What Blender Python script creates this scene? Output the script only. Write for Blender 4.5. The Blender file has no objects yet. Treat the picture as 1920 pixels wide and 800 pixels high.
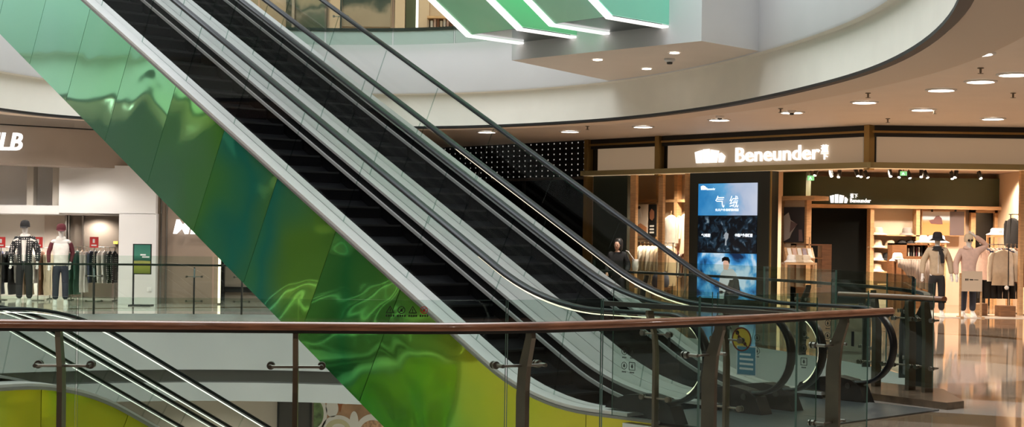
import bpy, bmesh, math, random
from mathutils import Vector, Matrix
random.seed(7)
S = bpy.context.scene
COL = S.collection
PI = math.pi
R = math.radians
# ------------------------------------------------------------------ camera model
F, CZ, ROLL, YH = 2775.0, 1.63, R(.84), 445.0
CR, SR = math.cos(ROLL), math.sin(ROLL)
def ray(x, y):
    dx, dy = x-960, y-400
    return ((CR*dx+SR*dy)/F, -((-SR*dx+CR*dy)-(YH-400))/F)
def at(x, y, D):
    a, b = ray(x, y)
    return Vector((a*D, D, CZ+b*D))
def atz(x, y, z):
    a, b = ray(x, y)
    D = (z-CZ)/b
    return Vector((a*D, D, z))
def proj(p):
    x, y = F*p[0]/p[1], -F*(p[2]-CZ)/p[1]+(YH-400)
    return 960+CR*x-SR*y, 400+SR*x+CR*y
cam = bpy.data.cameras.new('camera')
cam.sensor_width = 36; cam.lens = F/1920*36; cam.shift_y = (YH-400)/1920
cam.clip_end = 200
co = bpy.data.objects.new('camera', cam); COL.objects.link(co)
co.matrix_world = Matrix.Translation((0, 0, CZ)) @ Matrix.Rotation(R(90), 4, 'X') @ Matrix.Rotation(ROLL, 4, 'Z')
S.camera = co

# ------------------------------------------------------------------ materials
MATS = {}
def mat(name, color=(.5, .5, .5), rough=.5, metal=0., bump=0., bscale=20., emit=None, estr=1., vary=0., vscale=6., coat=0., stretch=None, spec=.5):
    if name in MATS: return MATS[name]
    m = bpy.data.materials.new(name); m.use_nodes = True
    nt = m.node_tree; N = nt.nodes; L = nt.links
    b = N['Principled BSDF']
    b.inputs['Base Color'].default_value = (*color, 1)
    b.inputs['Roughness'].default_value = rough
    b.inputs['Metallic'].default_value = metal
    b.inputs['Coat Weight'].default_value = coat
    b.inputs['Coat Roughness'].default_value = .05
    b.inputs['Specular IOR Level'].default_value = spec
    if emit:
        b.inputs['Emission Color'].default_value = (*emit, 1); b.inputs['Emission Strength'].default_value = estr
    if vary or bump:
        tc = N.new('ShaderNodeTexCoord'); mp = N.new('ShaderNodeMapping')
        L.new(tc.outputs['Object'], mp.inputs['Vector'])
        if stretch: mp.inputs['Scale'].default_value = stretch
    if vary:
        n = N.new('ShaderNodeTexNoise'); n.inputs['Scale'].default_value = vscale; n.inputs['Detail'].default_value = 6
        L.new(mp.outputs[0], n.inputs['Vector'])
        r = N.new('ShaderNodeValToRGB')
        r.color_ramp.elements[0].position = .3; r.color_ramp.elements[1].position = .7
        r.color_ramp.elements[0].color = (*[c*(1-vary) for c in color], 1)
        r.color_ramp.elements[1].color = (*[min(1, c*(1+vary)) for c in color], 1)
        L.new(n.outputs['Fac'], r.inputs['Fac']); L.new(r.outputs[0], b.inputs['Base Color'])
    if bump:
        n2 = N.new('ShaderNodeTexNoise'); n2.inputs['Scale'].default_value = bscale; n2.inputs['Detail'].default_value = 4
        L.new(mp.outputs[0], n2.inputs['Vector'])
        bp = N.new('ShaderNodeBump'); bp.inputs['Strength'].default_value = bump; bp.inputs['Distance'].default_value = .02
        L.new(n2.outputs['Fac'], bp.inputs['Height']); L.new(bp.outputs[0], b.inputs['Normal'])
    MATS[name] = m
    return m
def glass(name, tint, refl=1.0, ior=1.5):
    """thin clear pane: what lies behind it, tinted, and a fresnel reflection"""
    m = bpy.data.materials.new(name); m.use_nodes = True
    nt = m.node_tree; N = nt.nodes; L = nt.links
    N.remove(N['Principled BSDF'])
    t = N.new('ShaderNodeBsdfTransparent'); t.inputs[0].default_value = (*tint, 1)
    g = N.new('ShaderNodeBsdfGlossy'); g.inputs['Roughness'].default_value = .0; g.inputs[0].default_value = (refl, refl, refl, 1)
    ge = N.new('ShaderNodeNewGeometry'); ma = N.new('ShaderNodeMapRange')   # same reflection from either face of the pane
    ma.inputs[3].default_value = ior; ma.inputs[4].default_value = 1/ior; L.new(ge.outputs['Backfacing'], ma.inputs[0])
    fr = N.new('ShaderNodeFresnel'); L.new(ma.outputs[0], fr.inputs['IOR'])
    mx = N.new('ShaderNodeMixShader')
    L.new(fr.outputs[0], mx.inputs[0]); L.new(t.outputs[0], mx.inputs[1]); L.new(g.outputs[0], mx.inputs[2])
    L.new(mx.outputs[0], N['Material Output'].inputs[0])
    MATS[name] = m
    return m
def emis(name, color, s):
    return mat(name, color, .5, emit=color, estr=s)

# up-escalator frame vectors (all the mall's escalators run along U or V)
TH = R(45.96)
U = Vector((-math.cos(TH), math.sin(TH), 0)); V = Vector((math.sin(TH), math.cos(TH), 0))

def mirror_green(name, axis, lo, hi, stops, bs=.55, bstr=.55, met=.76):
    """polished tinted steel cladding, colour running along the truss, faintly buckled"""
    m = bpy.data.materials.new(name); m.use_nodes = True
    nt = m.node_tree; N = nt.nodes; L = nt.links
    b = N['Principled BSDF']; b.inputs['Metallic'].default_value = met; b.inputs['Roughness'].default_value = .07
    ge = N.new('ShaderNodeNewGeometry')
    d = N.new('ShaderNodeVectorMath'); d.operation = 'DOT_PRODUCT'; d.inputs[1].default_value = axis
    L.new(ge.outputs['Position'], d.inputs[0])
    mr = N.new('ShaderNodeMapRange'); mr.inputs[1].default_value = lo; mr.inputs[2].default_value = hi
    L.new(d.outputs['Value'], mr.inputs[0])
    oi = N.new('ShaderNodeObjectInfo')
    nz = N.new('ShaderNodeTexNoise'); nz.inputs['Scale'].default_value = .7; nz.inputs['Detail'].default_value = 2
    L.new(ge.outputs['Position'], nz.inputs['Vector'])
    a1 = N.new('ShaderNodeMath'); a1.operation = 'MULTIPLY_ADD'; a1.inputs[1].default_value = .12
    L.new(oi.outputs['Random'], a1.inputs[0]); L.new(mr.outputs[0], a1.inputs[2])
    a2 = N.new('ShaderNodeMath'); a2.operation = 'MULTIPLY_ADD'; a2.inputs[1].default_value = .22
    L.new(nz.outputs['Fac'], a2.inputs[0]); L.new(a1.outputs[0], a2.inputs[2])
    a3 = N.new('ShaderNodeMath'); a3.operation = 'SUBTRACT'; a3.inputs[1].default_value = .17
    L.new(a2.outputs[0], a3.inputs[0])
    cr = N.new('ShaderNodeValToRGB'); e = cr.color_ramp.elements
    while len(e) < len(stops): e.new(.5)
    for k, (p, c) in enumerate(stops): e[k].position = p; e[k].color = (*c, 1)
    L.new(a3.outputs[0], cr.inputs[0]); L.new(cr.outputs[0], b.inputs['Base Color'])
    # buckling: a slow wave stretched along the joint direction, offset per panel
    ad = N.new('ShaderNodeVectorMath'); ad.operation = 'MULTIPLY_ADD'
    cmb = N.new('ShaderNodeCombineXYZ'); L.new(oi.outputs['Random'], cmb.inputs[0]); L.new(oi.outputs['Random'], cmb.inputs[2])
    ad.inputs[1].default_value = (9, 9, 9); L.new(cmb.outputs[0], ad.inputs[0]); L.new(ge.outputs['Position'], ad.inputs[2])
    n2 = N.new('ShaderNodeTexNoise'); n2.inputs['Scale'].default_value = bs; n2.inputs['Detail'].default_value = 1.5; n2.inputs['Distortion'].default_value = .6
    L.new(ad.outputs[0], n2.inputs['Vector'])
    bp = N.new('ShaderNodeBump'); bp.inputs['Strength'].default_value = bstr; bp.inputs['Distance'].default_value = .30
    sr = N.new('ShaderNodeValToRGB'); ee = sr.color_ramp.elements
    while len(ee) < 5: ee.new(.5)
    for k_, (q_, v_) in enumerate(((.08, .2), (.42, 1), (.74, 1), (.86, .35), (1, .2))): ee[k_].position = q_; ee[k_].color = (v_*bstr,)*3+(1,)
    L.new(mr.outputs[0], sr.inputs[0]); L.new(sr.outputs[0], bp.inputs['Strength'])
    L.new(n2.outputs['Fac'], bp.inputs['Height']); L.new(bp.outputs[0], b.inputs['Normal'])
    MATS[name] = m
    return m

# ------------------------------------------------------------------ mesh builder
class MB:
    def __init__(s): s.v = []; s.f = []; s.m = []
    def add(s, vs, fs, mi=0):
        o = len(s.v); s.v += [Vector(p) for p in vs]
        for f in fs: s.f.append([i+o for i in f]); s.m.append(mi)
        return s
    def hexa(s, p, mi=0):   # 8 points: bottom 4, top 4
        return s.add(p, [(3,2,1,0),(4,5,6,7),(0,1,5,4),(1,2,6,5),(2,3,7,6),(3,0,4,7)], mi)
    def box(s, x0, y0, z0, x1, y1, z1, mi=0):
        return s.hexa([(x0,y0,z0),(x1,y0,z0),(x1,y1,z0),(x0,y1,z0),(x0,y0,z1),(x1,y0,z1),(x1,y1,z1),(x0,y1,z1)], mi)
    def bbox(s, c, sx, sy, sz, M=None, mi=0, bev=0):
        b = MB(); bx, by, bz = sx/2, sy/2, sz/2
        if bev:
            prof = rrect(sx, sy, bev)
            n = len(prof); vs = [(x, y, -bz) for x, y in prof]+[(x, y, bz) for x, y in prof]
            fs = [list(range(n))[::-1], list(range(n, 2*n))]+[(i, (i+1) % n, n+(i+1) % n, n+i) for i in range(n)]
        else:
            b.box(-bx, -by, -bz, bx, by, bz); vs, fs = b.v, b.f
        vs = [Vector(q) for q in vs]
        if M is not None: vs = [M @ q for q in vs]
        return s.add([q+Vector(c) for q in vs], fs, mi)
    def prism(s, poly, z0, z1, mi=0, mside=None):
        n = len(poly)
        s.add([(p[0], p[1], z0) for p in poly]+[(p[0], p[1], z1) for p in poly],
              [list(range(n))[::-1], list(range(n, 2*n))], mi)
        o = len(s.v)-2*n
        for i in range(n):
            j = (i+1) % n; s.f.append([o+i, o+j, o+n+j, o+n+i]); s.m.append(mi if mside is None else mside)
        return s
    def loft(s, rings, mi=0, caps=True, closed=True):
        n = len(rings[0]); o = len(s.v)
        for r in rings: s.v += [Vector(p) for p in r]
        for k in range(len(rings)-1):
            for i in range(n if closed else n-1):
                j = (i+1) % n
                s.f.append([o+k*n+i, o+k*n+j, o+(k+1)*n+j, o+(k+1)*n+i]); s.m.append(mi)
        if caps:
            s.f.append([o+i for i in range(n)][::-1]); s.m.append(mi)
            s.f.append([o+(len(rings)-1)*n+i for i in range(n)]); s.m.append(mi)
        return s
    def tube(s, pts, r, n=8, mi=0, caps=True, r2=None):
        pts = [Vector(p) for p in pts]; rings = []
        up = None
        for i, p in enumerate(pts):
            d = (pts[min(i+1, len(pts)-1)]-pts[max(i-1, 0)]).normalized()
            if up is None:
                up = Vector((0, 0, 1)) if abs(d.z) < .9 else Vector((1, 0, 0))
            a = d.cross(up).normalized(); b = a.cross(d).normalized(); up = b
            rr = r[i] if isinstance(r, (list, tuple)) else r
            rb = rr if r2 is None else (r2[i] if isinstance(r2, (list, tuple)) else r2)
            rings.append([p+a*(rr*math.cos(2*PI*k/n))+b*(rb*math.sin(2*PI*k/n)) for k in range(n)])
        return s.loft(rings, mi, caps)
    def lathe(s, prof, c=(0,0,0), n=16, mi=0, M=None):   # prof (r,z)
        rings = []
        for r, z in prof:
            ring = [Vector((r*math.cos(2*PI*k/n), r*math.sin(2*PI*k/n), z)) for k in range(n)]
            if M is not None: ring = [M @ q for q in ring]
            rings.append([q+Vector(c) for q in ring])
        return s.loft(rings, mi)
    def build(s, name, mats, parent=None, smooth=None, tilt=None):
        me = bpy.data.meshes.new(name)
        org = ORG.get(parent, Vector((0,0,0))) if parent else Vector((0,0,0))
        me.from_pydata([tuple(p-org) for p in s.v], [], s.f)
        if not isinstance(mats, (list, tuple)): mats = [mats]
        for m in mats: me.materials.append(m)
        for p, k in zip(me.polygons, s.m): p.material_index = k
        bm = bmesh.new(); bm.from_mesh(me)
        bmesh.ops.recalc_face_normals(bm, faces=bm.faces); bm.to_mesh(me); bm.free()
        if smooth:
            for p in me.polygons: p.use_smooth = True
            me.set_sharp_from_angle(angle=R(smooth))
        o = bpy.data.objects.new(name, me); COL.objects.link(o)
        if parent:
            o.parent = parent; ORG[o] = org
        return o
ORG = {}
def rrect(w, h, r, k=3):
    out = []
    for cx, cy, a0 in ((w/2-r, h/2-r, 0), (-w/2+r, h/2-r, 90), (-w/2+r, -h/2+r, 180), (w/2-r, -h/2+r, 270)):
        for i in range(k+1):
            a = R(a0+90*i/k); out.append((cx+r*math.cos(a), cy+r*math.sin(a)))
    return out
def tag(o, label=None, cat=None, group=None, kind=None):
    if label: o['label'] = label
    if cat: o['category'] = cat
    if group: o['group'] = group
    if kind: o['kind'] = kind
    return o
def thing(name, label, cat, loc=(0,0,0), rz=0, group=None, world=True):
    """an Empty at the thing's base; world: its parts are given in world coordinates"""
    o = bpy.data.objects.new(name, None); COL.objects.link(o); o.empty_display_size = .1
    o.location = loc; o.rotation_euler = (0, 0, rz)
    ORG[o] = Vector(loc) if world else Vector((0,0,0))
    return tag(o, label, cat, group)
def struct(o): o['kind'] = 'structure'; return o
def copy_tree(o, parent=None):
    c = o.copy(); COL.objects.link(c)
    if parent: c.parent = parent
    for ch in list(o.children): copy_tree(ch, c)
    return c
def catmull(P, n=8, closed=False):
    P = [Vector(p) for p in P]; out = []; m = len(P)
    rng = range(m if closed else m-1)
    for i in rng:
        if closed: p0, p1, p2, p3 = P[i-1], P[i], P[(i+1) % m], P[(i+2) % m]
        else: p0, p1, p2, p3 = P[max(i-1, 0)], P[i], P[i+1], P[min(i+2, m-1)]
        for k in range(n):
            t = k/n
            out.append(.5*((2*p1)+(p2-p0)*t+(2*p0-5*p1+4*p2-p3)*t*t+(3*p1-p0-3*p2+p3)*t**3))
    if not closed: out.append(P[-1])
    return out
def offset(C, d, closed=True):
    """shift a plan curve to its right by d"""
    out = []; n = len(C)
    for i in range(n):
        a = C[i-1] if (closed or i) else C[0]; b = C[(i+1) % n] if (closed or i < n-1) else C[-1]
        t = (b-a).normalized(); out.append(C[i]+Vector((t.y, -t.x, 0))*d)
    return out
def holed(outer, holes, z, name, m, thick=0):
    bm = bmesh.new(); ed = []
    for loop in [outer]+holes:
        vs = [bm.verts.new((p[0], p[1], z)) for p in loop]
        for i in range(len(vs)): ed.append(bm.edges.new((vs[i], vs[(i+1) % len(vs)])))
    bmesh.ops.triangle_fill(bm, use_beauty=True, use_dissolve=False, edges=ed, normal=(0,0,1))
    if thick:
        r = bmesh.ops.extrude_face_region(bm, geom=bm.faces[:])
        bmesh.ops.translate(bm, vec=(0,0,-thick), verts=[g for g in r['geom'] if isinstance(g, bmesh.types.BMVert)])
    bmesh.ops.recalc_face_normals(bm, faces=bm.faces)
    me = bpy.data.meshes.new(name); bm.to_mesh(me); bm.free(); me.materials.append(m)
    o = bpy.data.objects.new(name, me); COL.objects.link(o); return o
def ringsurf(name, curves_z, m, closed=True, parent=None, mats=None):
    """skin between plan curves at heights"""
    b = MB(); n = len(curves_z[0][0])
    for k in range(len(curves_z)-1):
        (c0, z0), (c1, z1) = curves_z[k], curves_z[k+1]
        for i in range(n if closed else n-1):
            j = (i+1) % n
            b.add([(c0[i].x, c0[i].y, z0), (c0[j].x, c0[j].y, z0), (c1[j].x, c1[j].y, z1), (c1[i].x, c1[i].y, z1)], [(0,1,2,3)], 0 if mats is None else mats[k])
    o = b.build(name, m, parent)
    bm = bmesh.new(); bm.from_mesh(o.data); bmesh.ops.remove_doubles(bm, verts=bm.verts, dist=1e-5)
    bmesh.ops.recalc_face_normals(bm, faces=bm.faces); bm.to_mesh(o.data); bm.free()
    for p in o.data.polygons: p.use_smooth = True
    o.data.set_sharp_from_angle(angle=R(30))
    return o
def text(body, P, right, up, w=None, h=None, depth=.02, shear=0, bold=0., name='lettering', m=None, parent=None, align='LEFT', stretch=True):
    """raised lettering on a plane: lower left corner P, fitted to width w and height h"""
    cu = bpy.data.curves.new('t', 'FONT'); cu.body = body; cu.size = 1; cu.shear = shear; cu.offset = bold; cu.extrude = .02
    cu.resolution_u = 3
    to = bpy.data.objects.new('t', cu); COL.objects.link(to)
    dg = bpy.context.evaluated_depsgraph_get(); dg.update()
    me0 = bpy.data.meshes.new_from_object(to.evaluated_get(dg))
    vs = [v.co.copy() for v in me0.vertices]; fs = [list(p.vertices) for p in me0.polygons]
    bpy.data.objects.remove(to); bpy.data.curves.remove(cu); bpy.data.meshes.remove(me0)
    if not vs: return None
    x0 = min(v.x for v in vs); x1 = max(v.x for v in vs); y0 = min(v.y for v in vs); y1 = max(v.y for v in vs)
    sx = w/(x1-x0) if w else None; sy = h/(y1-y0) if h else None
    sx = sx or sy; sy = sy or sx
    right, up = Vector(right).normalized(), Vector(up).normalized(); nrm = right.cross(up)
    b = MB(); b.add([Vector(P)+right*((v.x-x0)*sx)+up*((v.y-y0)*sy)+nrm*((v.z/.02+1)*.5*depth) for v in vs], fs)
    return b.build(name, m, parent)
def find(path, px, z):
    """arc position on a plan path that is seen at image column px"""
    best = None
    for i in range(len(path)-1):
        for k in range(20):
            p = path[i].lerp(path[i+1], k/20)
            if p.y < 1: continue
            e = abs(proj((p.x, p.y, z))[0]-px)
            if best is None or e < best[0]: best = (e, i+k/20)
    return best[1]
def along(path, a):
    i = min(int(a), len(path)-2); p = path[i].lerp(path[i+1], a-i)
    t = (path[i+1]-path[i]).normalized(); return p, t

# ------------------------------------------------------------------ palette
steel = mat('brushed_steel', (.42,.40,.37), .28, 1, bump=.05, bscale=60, stretch=(1,1,20))
steel_dark = mat('dark_steel', (.10,.10,.095), .35, .9)
bronze = mat('bronze_steel', (.20,.17,.13), .35, .9, vary=.1)
chrome = mat('chrome', (.6,.6,.58), .12, 1)
wood_rail = mat('polished_wood', (.34,.15,.085), .22, 0, vary=.35, vscale=5, stretch=(1,1,12), coat=.6)
rubber = mat('black_rubber', (.010,.011,.012), .33, 0, spec=.22)
deck_m = mat('satin_aluminium', (.74,.715,.69), .38, .35, vary=.03)
deck_grey = mat('grey_aluminium', (.34,.33,.32), .4, .7)
step_m = mat('black_step', (.006,.006,.007), .6, .0, spec=.04)
step_line = mat('step_nosing', (.03,.03,.03), .5, spec=.1)
skirt_m = mat('black_skirt', (.006,.006,.007), .4, spec=.1)
white_w = mat('white_plaster', (.74,.73,.72), .7, vary=.02, vscale=1.5)
cream = mat('cream_plaster', (.90,.85,.74), .6, vary=.03, vscale=1.5)
taupe = mat('taupe_plaster', (.36,.30,.25), .55, vary=.04, vscale=1.5)
soffit_m = mat('soffit_plaster', (.82,.73,.64), .6, vary=.02, vscale=1.5)
black = mat('black_paint', (.008,.009,.009), .4)
blackgloss = mat('black_glass', (.006,.007,.008), .08, spec=.35)
boot_m = mat('black_newel_plastic', (.008,.009,.010), .3, spec=.25)
gold = mat('gold_trim', (.40,.27,.10), .32, .8)
wood_l = mat('light_wood', (.50,.30,.15), .5, vary=.2, vscale=4, stretch=(1,1,8))
wood_d = mat('walnut', (.17,.075,.03), .5, vary=.25, vscale=4, stretch=(1,1,8))
greenblk = mat('dark_green_paint', (.020,.032,.018), .5)
olive = mat('olive_green_paint', (.045,.055,.022), .6)
G1 = glass('balustrade_glass', (.885,.945,.912), .45)
G1e = mat('glass_edge', (.10,.18,.15), .1)
G2 = glass('escalator_glass', (.97,.98,.975), .16, 1.5); G2e = glass('escalator_glass_edge', (.62,.72,.68), .4, 1.5)
G3 = glass('shop_glass', (.93,.95,.94))
led = emis('warm_light_strip', (1, .84, .62), 1.6)
ledw = emis('white_light_strip', (1, .97, .95), 1.2)
led_lower = emis('cool_light_strip', (1, .96, .86), 1.7)
lamp = emis('downlight_lens', (1, .93, .83), 14)
signw = emis('white_sign_light', (1, 1, 1), 1.0)
white_p = mat('white_print', (.8,.8,.8), .5)
black_p = mat('black_print', (.01,.01,.01), .5)
red_p = mat('red_print', (.55,.03,.03), .5)
yellow_p = mat('yellow_print', (.75,.50,.06), .5)
blue_p = mat('blue_print', (.08,.26,.38), .5)
# ------------------------------------------------------------------ the setting
def marble():
    m = bpy.data.materials.new('marble_floor'); m.use_nodes = True
    nt = m.node_tree; N = nt.nodes; L = nt.links; b = N['Principled BSDF']
    b.inputs['Roughness'].default_value = .055; b.inputs['Specular IOR Level'].default_value = .7
    ge = N.new('ShaderNodeNewGeometry')
    def disc(x, y, r0, r1):
        d = N.new('ShaderNodeVectorMath'); d.operation = 'DISTANCE'; d.inputs[1].default_value = (x, y, 0)
        L.new(ge.outputs['Position'], d.inputs[0])
        a = N.new('ShaderNodeMath'); a.operation = 'GREATER_THAN'; a.inputs[1].default_value = r0
        c = N.new('ShaderNodeMath'); c.operation = 'LESS_THAN'; c.inputs[1].default_value = r1
        e = N.new('ShaderNodeMath'); e.operation = 'MULTIPLY'
        L.new(d.outputs['Value'], a.inputs[0]); L.new(d.outputs['Value'], c.inputs[0])
        L.new(a.outputs[0], e.inputs[0]); L.new(c.outputs[0], e.inputs[1]); return e
    nz = N.new('ShaderNodeTexNoise'); nz.inputs['Scale'].default_value = 1.6; nz.inputs['Detail'].default_value = 8; nz.inputs['Distortion'].default_value = .8
    L.new(ge.outputs['Position'], nz.inputs['Vector'])
    r = N.new('ShaderNodeValToRGB'); r.color_ramp.elements[0].position = .35; r.color_ramp.elements[1].position = .65
    r.color_ramp.elements[0].color = (.24, .172, .118, 1); r.color_ramp.elements[1].color = (.33, .25, .18, 1)
    L.new(nz.outputs['Fac'], r.inputs['Fac'])
    cur = r.outputs[0]
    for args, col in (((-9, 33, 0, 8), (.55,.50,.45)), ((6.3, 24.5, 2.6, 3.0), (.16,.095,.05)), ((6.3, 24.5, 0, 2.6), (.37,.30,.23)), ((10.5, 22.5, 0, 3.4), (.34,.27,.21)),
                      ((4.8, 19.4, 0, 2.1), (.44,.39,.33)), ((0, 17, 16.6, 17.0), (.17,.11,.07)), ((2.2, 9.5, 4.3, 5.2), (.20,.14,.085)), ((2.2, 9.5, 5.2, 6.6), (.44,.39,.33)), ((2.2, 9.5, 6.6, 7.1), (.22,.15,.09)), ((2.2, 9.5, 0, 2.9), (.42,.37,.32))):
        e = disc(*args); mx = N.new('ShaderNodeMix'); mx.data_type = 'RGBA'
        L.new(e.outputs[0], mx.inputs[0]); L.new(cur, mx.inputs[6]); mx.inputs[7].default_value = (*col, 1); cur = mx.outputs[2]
    L.new(cur, b.inputs['Base Color'])
    return m
floor_m = marble()
def E2(s, t, z=0): return V*s+U*t+Vector((0,0,z))
Q0 = Vector((-5.25, 16, 0))
XY = lambda L: [Vector((a, b, 0)) for a, b in L]
front_rail = catmull(XY([(-8.6, 9.3), (-7, 8.5), (-5, 8.3), (-2.93, 8.47), (-1.4, 8.62), (0, 8.9), (1.4, 10.02), (2.2, 10.85), (3.0, 11.7)]), 10)
far_edge = catmull(XY([(4.5, 16.0), (4.85, 17.6), (4.75, 19.6), (4.0, 22.2), (2.7, 25.2), (.6, 27.7), (-1.8, 29.2), (-5, 29.9), (-8.2, 29.3), (-10.6, 27.5), (-11.3, 24), (-10.6, 20.3), (-9.2, 18.2)]), 8)
near_edge = [p+Vector((.08, .14, 0)) for p in front_rail if p.x < 2.0]
void = near_edge[::-1]      # runs right to left along the near rail ...
void = void+[Vector((-8.9, 11, 0)), Q0-V*1.0+U*3.4, Q0-V*1.0-U*.3][:1]+[Q0-V*1.0-U*.35, Q0-V*1.0+U*3.4]+far_edge[::-1]
void = void+[E2(14.3, 9.2), E2(13.45, 9.2), E2(13.45, 8.75), E2(9.86, 8.75), E2(9.86, 8.2)]
OUT = [(-20, -6), (24, -6), (24, 47), (-20, 47)]
struct(holed(OUT, [void], 0, 'floor', floor_m))
struct(holed(OUT, [], -5.2, 'floor_lower', mat('pale_lower_floor', (.75,.72,.68), .15)))
grey_rec = mat('grey_recess', (.20,.19,.175), .6)
struct(ringsurf('trim_1', [(void, 0), (void, -1.12), ], white_w))
struct(ringsurf('trim_2', [(void, -1.12), (offset(void, -.12), -1.12), (offset(void, -.12), -1.36), (void, -1.38), (void, -1.75)], [grey_rec, white_w], mats=[0, 0, 0, 1]))
struct(holed(OUT, [void], -1.75, 'ceiling_lower', mat('lower_soffit', (.62,.57,.5), .6)))
# upper ring: the edge of the storey above
lip = catmull(XY([(4.15, 13.9), (4.67, 17.75), (4.43, 21.2), (3.3, 25.4), (1.43, 28.6), (-1.43, 30.8), (-5, 31.2), (-8.3, 30.0), (-9.7, 27.8), (-10.4, 23), (-10.2, 16), (-8, 10.5), (-4, 7.9), (0, 7.8), (2.9, 10.2)]), 8, closed=True)
def ccw(C): return sum(C[i-1].x*C[i].y-C[i].x*C[i-1].y for i in range(len(C))) > 0
OS = 1 if ccw(lip) else -1
def out(d): return offset(lip, OS*d)
struct(ringsurf('trim_3', [(out(-.14), 5.95), (out(-.14), 4.64), (out(-.12), 4.60)], white_w))
struct(ringsurf('trim_4', [(out(-.12), 4.60), (out(-.03), 4.58), (out(0), 4.5), (out(.01), 4.2), (out(0), 3.93)], cream))
struct(ringsurf('trim_5', [(out(0), 3.93), (out(.0), 3.885), (out(.10), 3.875), (out(.10), 3.93), (out(.16), 3.93)], mat('shadow_gap_black', (.01,.01,.01), .5)))
struct(ringsurf('trim_6', [(out(.16), 3.93), (out(1.05), 3.93), (out(1.05), 4.33)], mat('ring_soffit', (.76,.62,.49), .6)))
struct(holed(OUT, [out(1.0)], 4.33, 'ceiling', soffit_m))
struct(holed(OUT, [out(-.14)], 5.95, 'floor_upper', mat('upper_floor', (.5,.44,.38), .2)))
lip3 = [Vector((-3+(p.x+3)*1.05, 19+(p.y-19)*1.02, 0)) for p in lip]
struct(ringsurf('trim_7', [(lip3, 11.4), (lip3, 10.0)], white_w))
struct(holed(OUT, [lip3], 10.0, 'ceiling_upper', soffit_m))
wm = mat('dark_far_wall', (.05,.045,.04), .5, vary=.1)
def wall(name, a, b, z0, z1, m):
    M = MB(); a = Vector((*a, 0)); b = Vector((*b, 0)); n = Vector(((b-a).y, -(b-a).x, 0)).normalized()*.15
    M.prism([a-n, b-n, b+n, a+n], z0, z1); return struct(M.build(name, m))
wall('wall_left', (-20, -6), (-20, 47), -5.2, 4.33, wm)
wall('wall_left_upper', (-19, -6), (-19, 47), 5.95, 10, cream)
wall('wall_right', (24, -6), (24, 47), -5.2, 10, wm)
wall('wall_back', (-20, -6), (24, -6), -5.2, 10, wm)
wall('wall_far', (-20, 47), (24, 47), -5.2, 10, wm)
# block of the storey above on which the next escalators land
BL = [Vector(p) for p in ((-.05, 25.0, 0), (2.80, 22.22, 0), (4.25, 23.7, 0), (2.1, 28.5, 0))]
bb = MB(); bb.prism(BL, 4.62, 6.9, 0)
bl = bb.build('trim_8', [white_w, soffit_m])
for p in bl.data.polygons:
    if p.normal.z < -.9: p.material_index = 1
struct(bl)

clampm = mat('clamp_steel', (.22,.20,.17), .35, .9)
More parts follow.
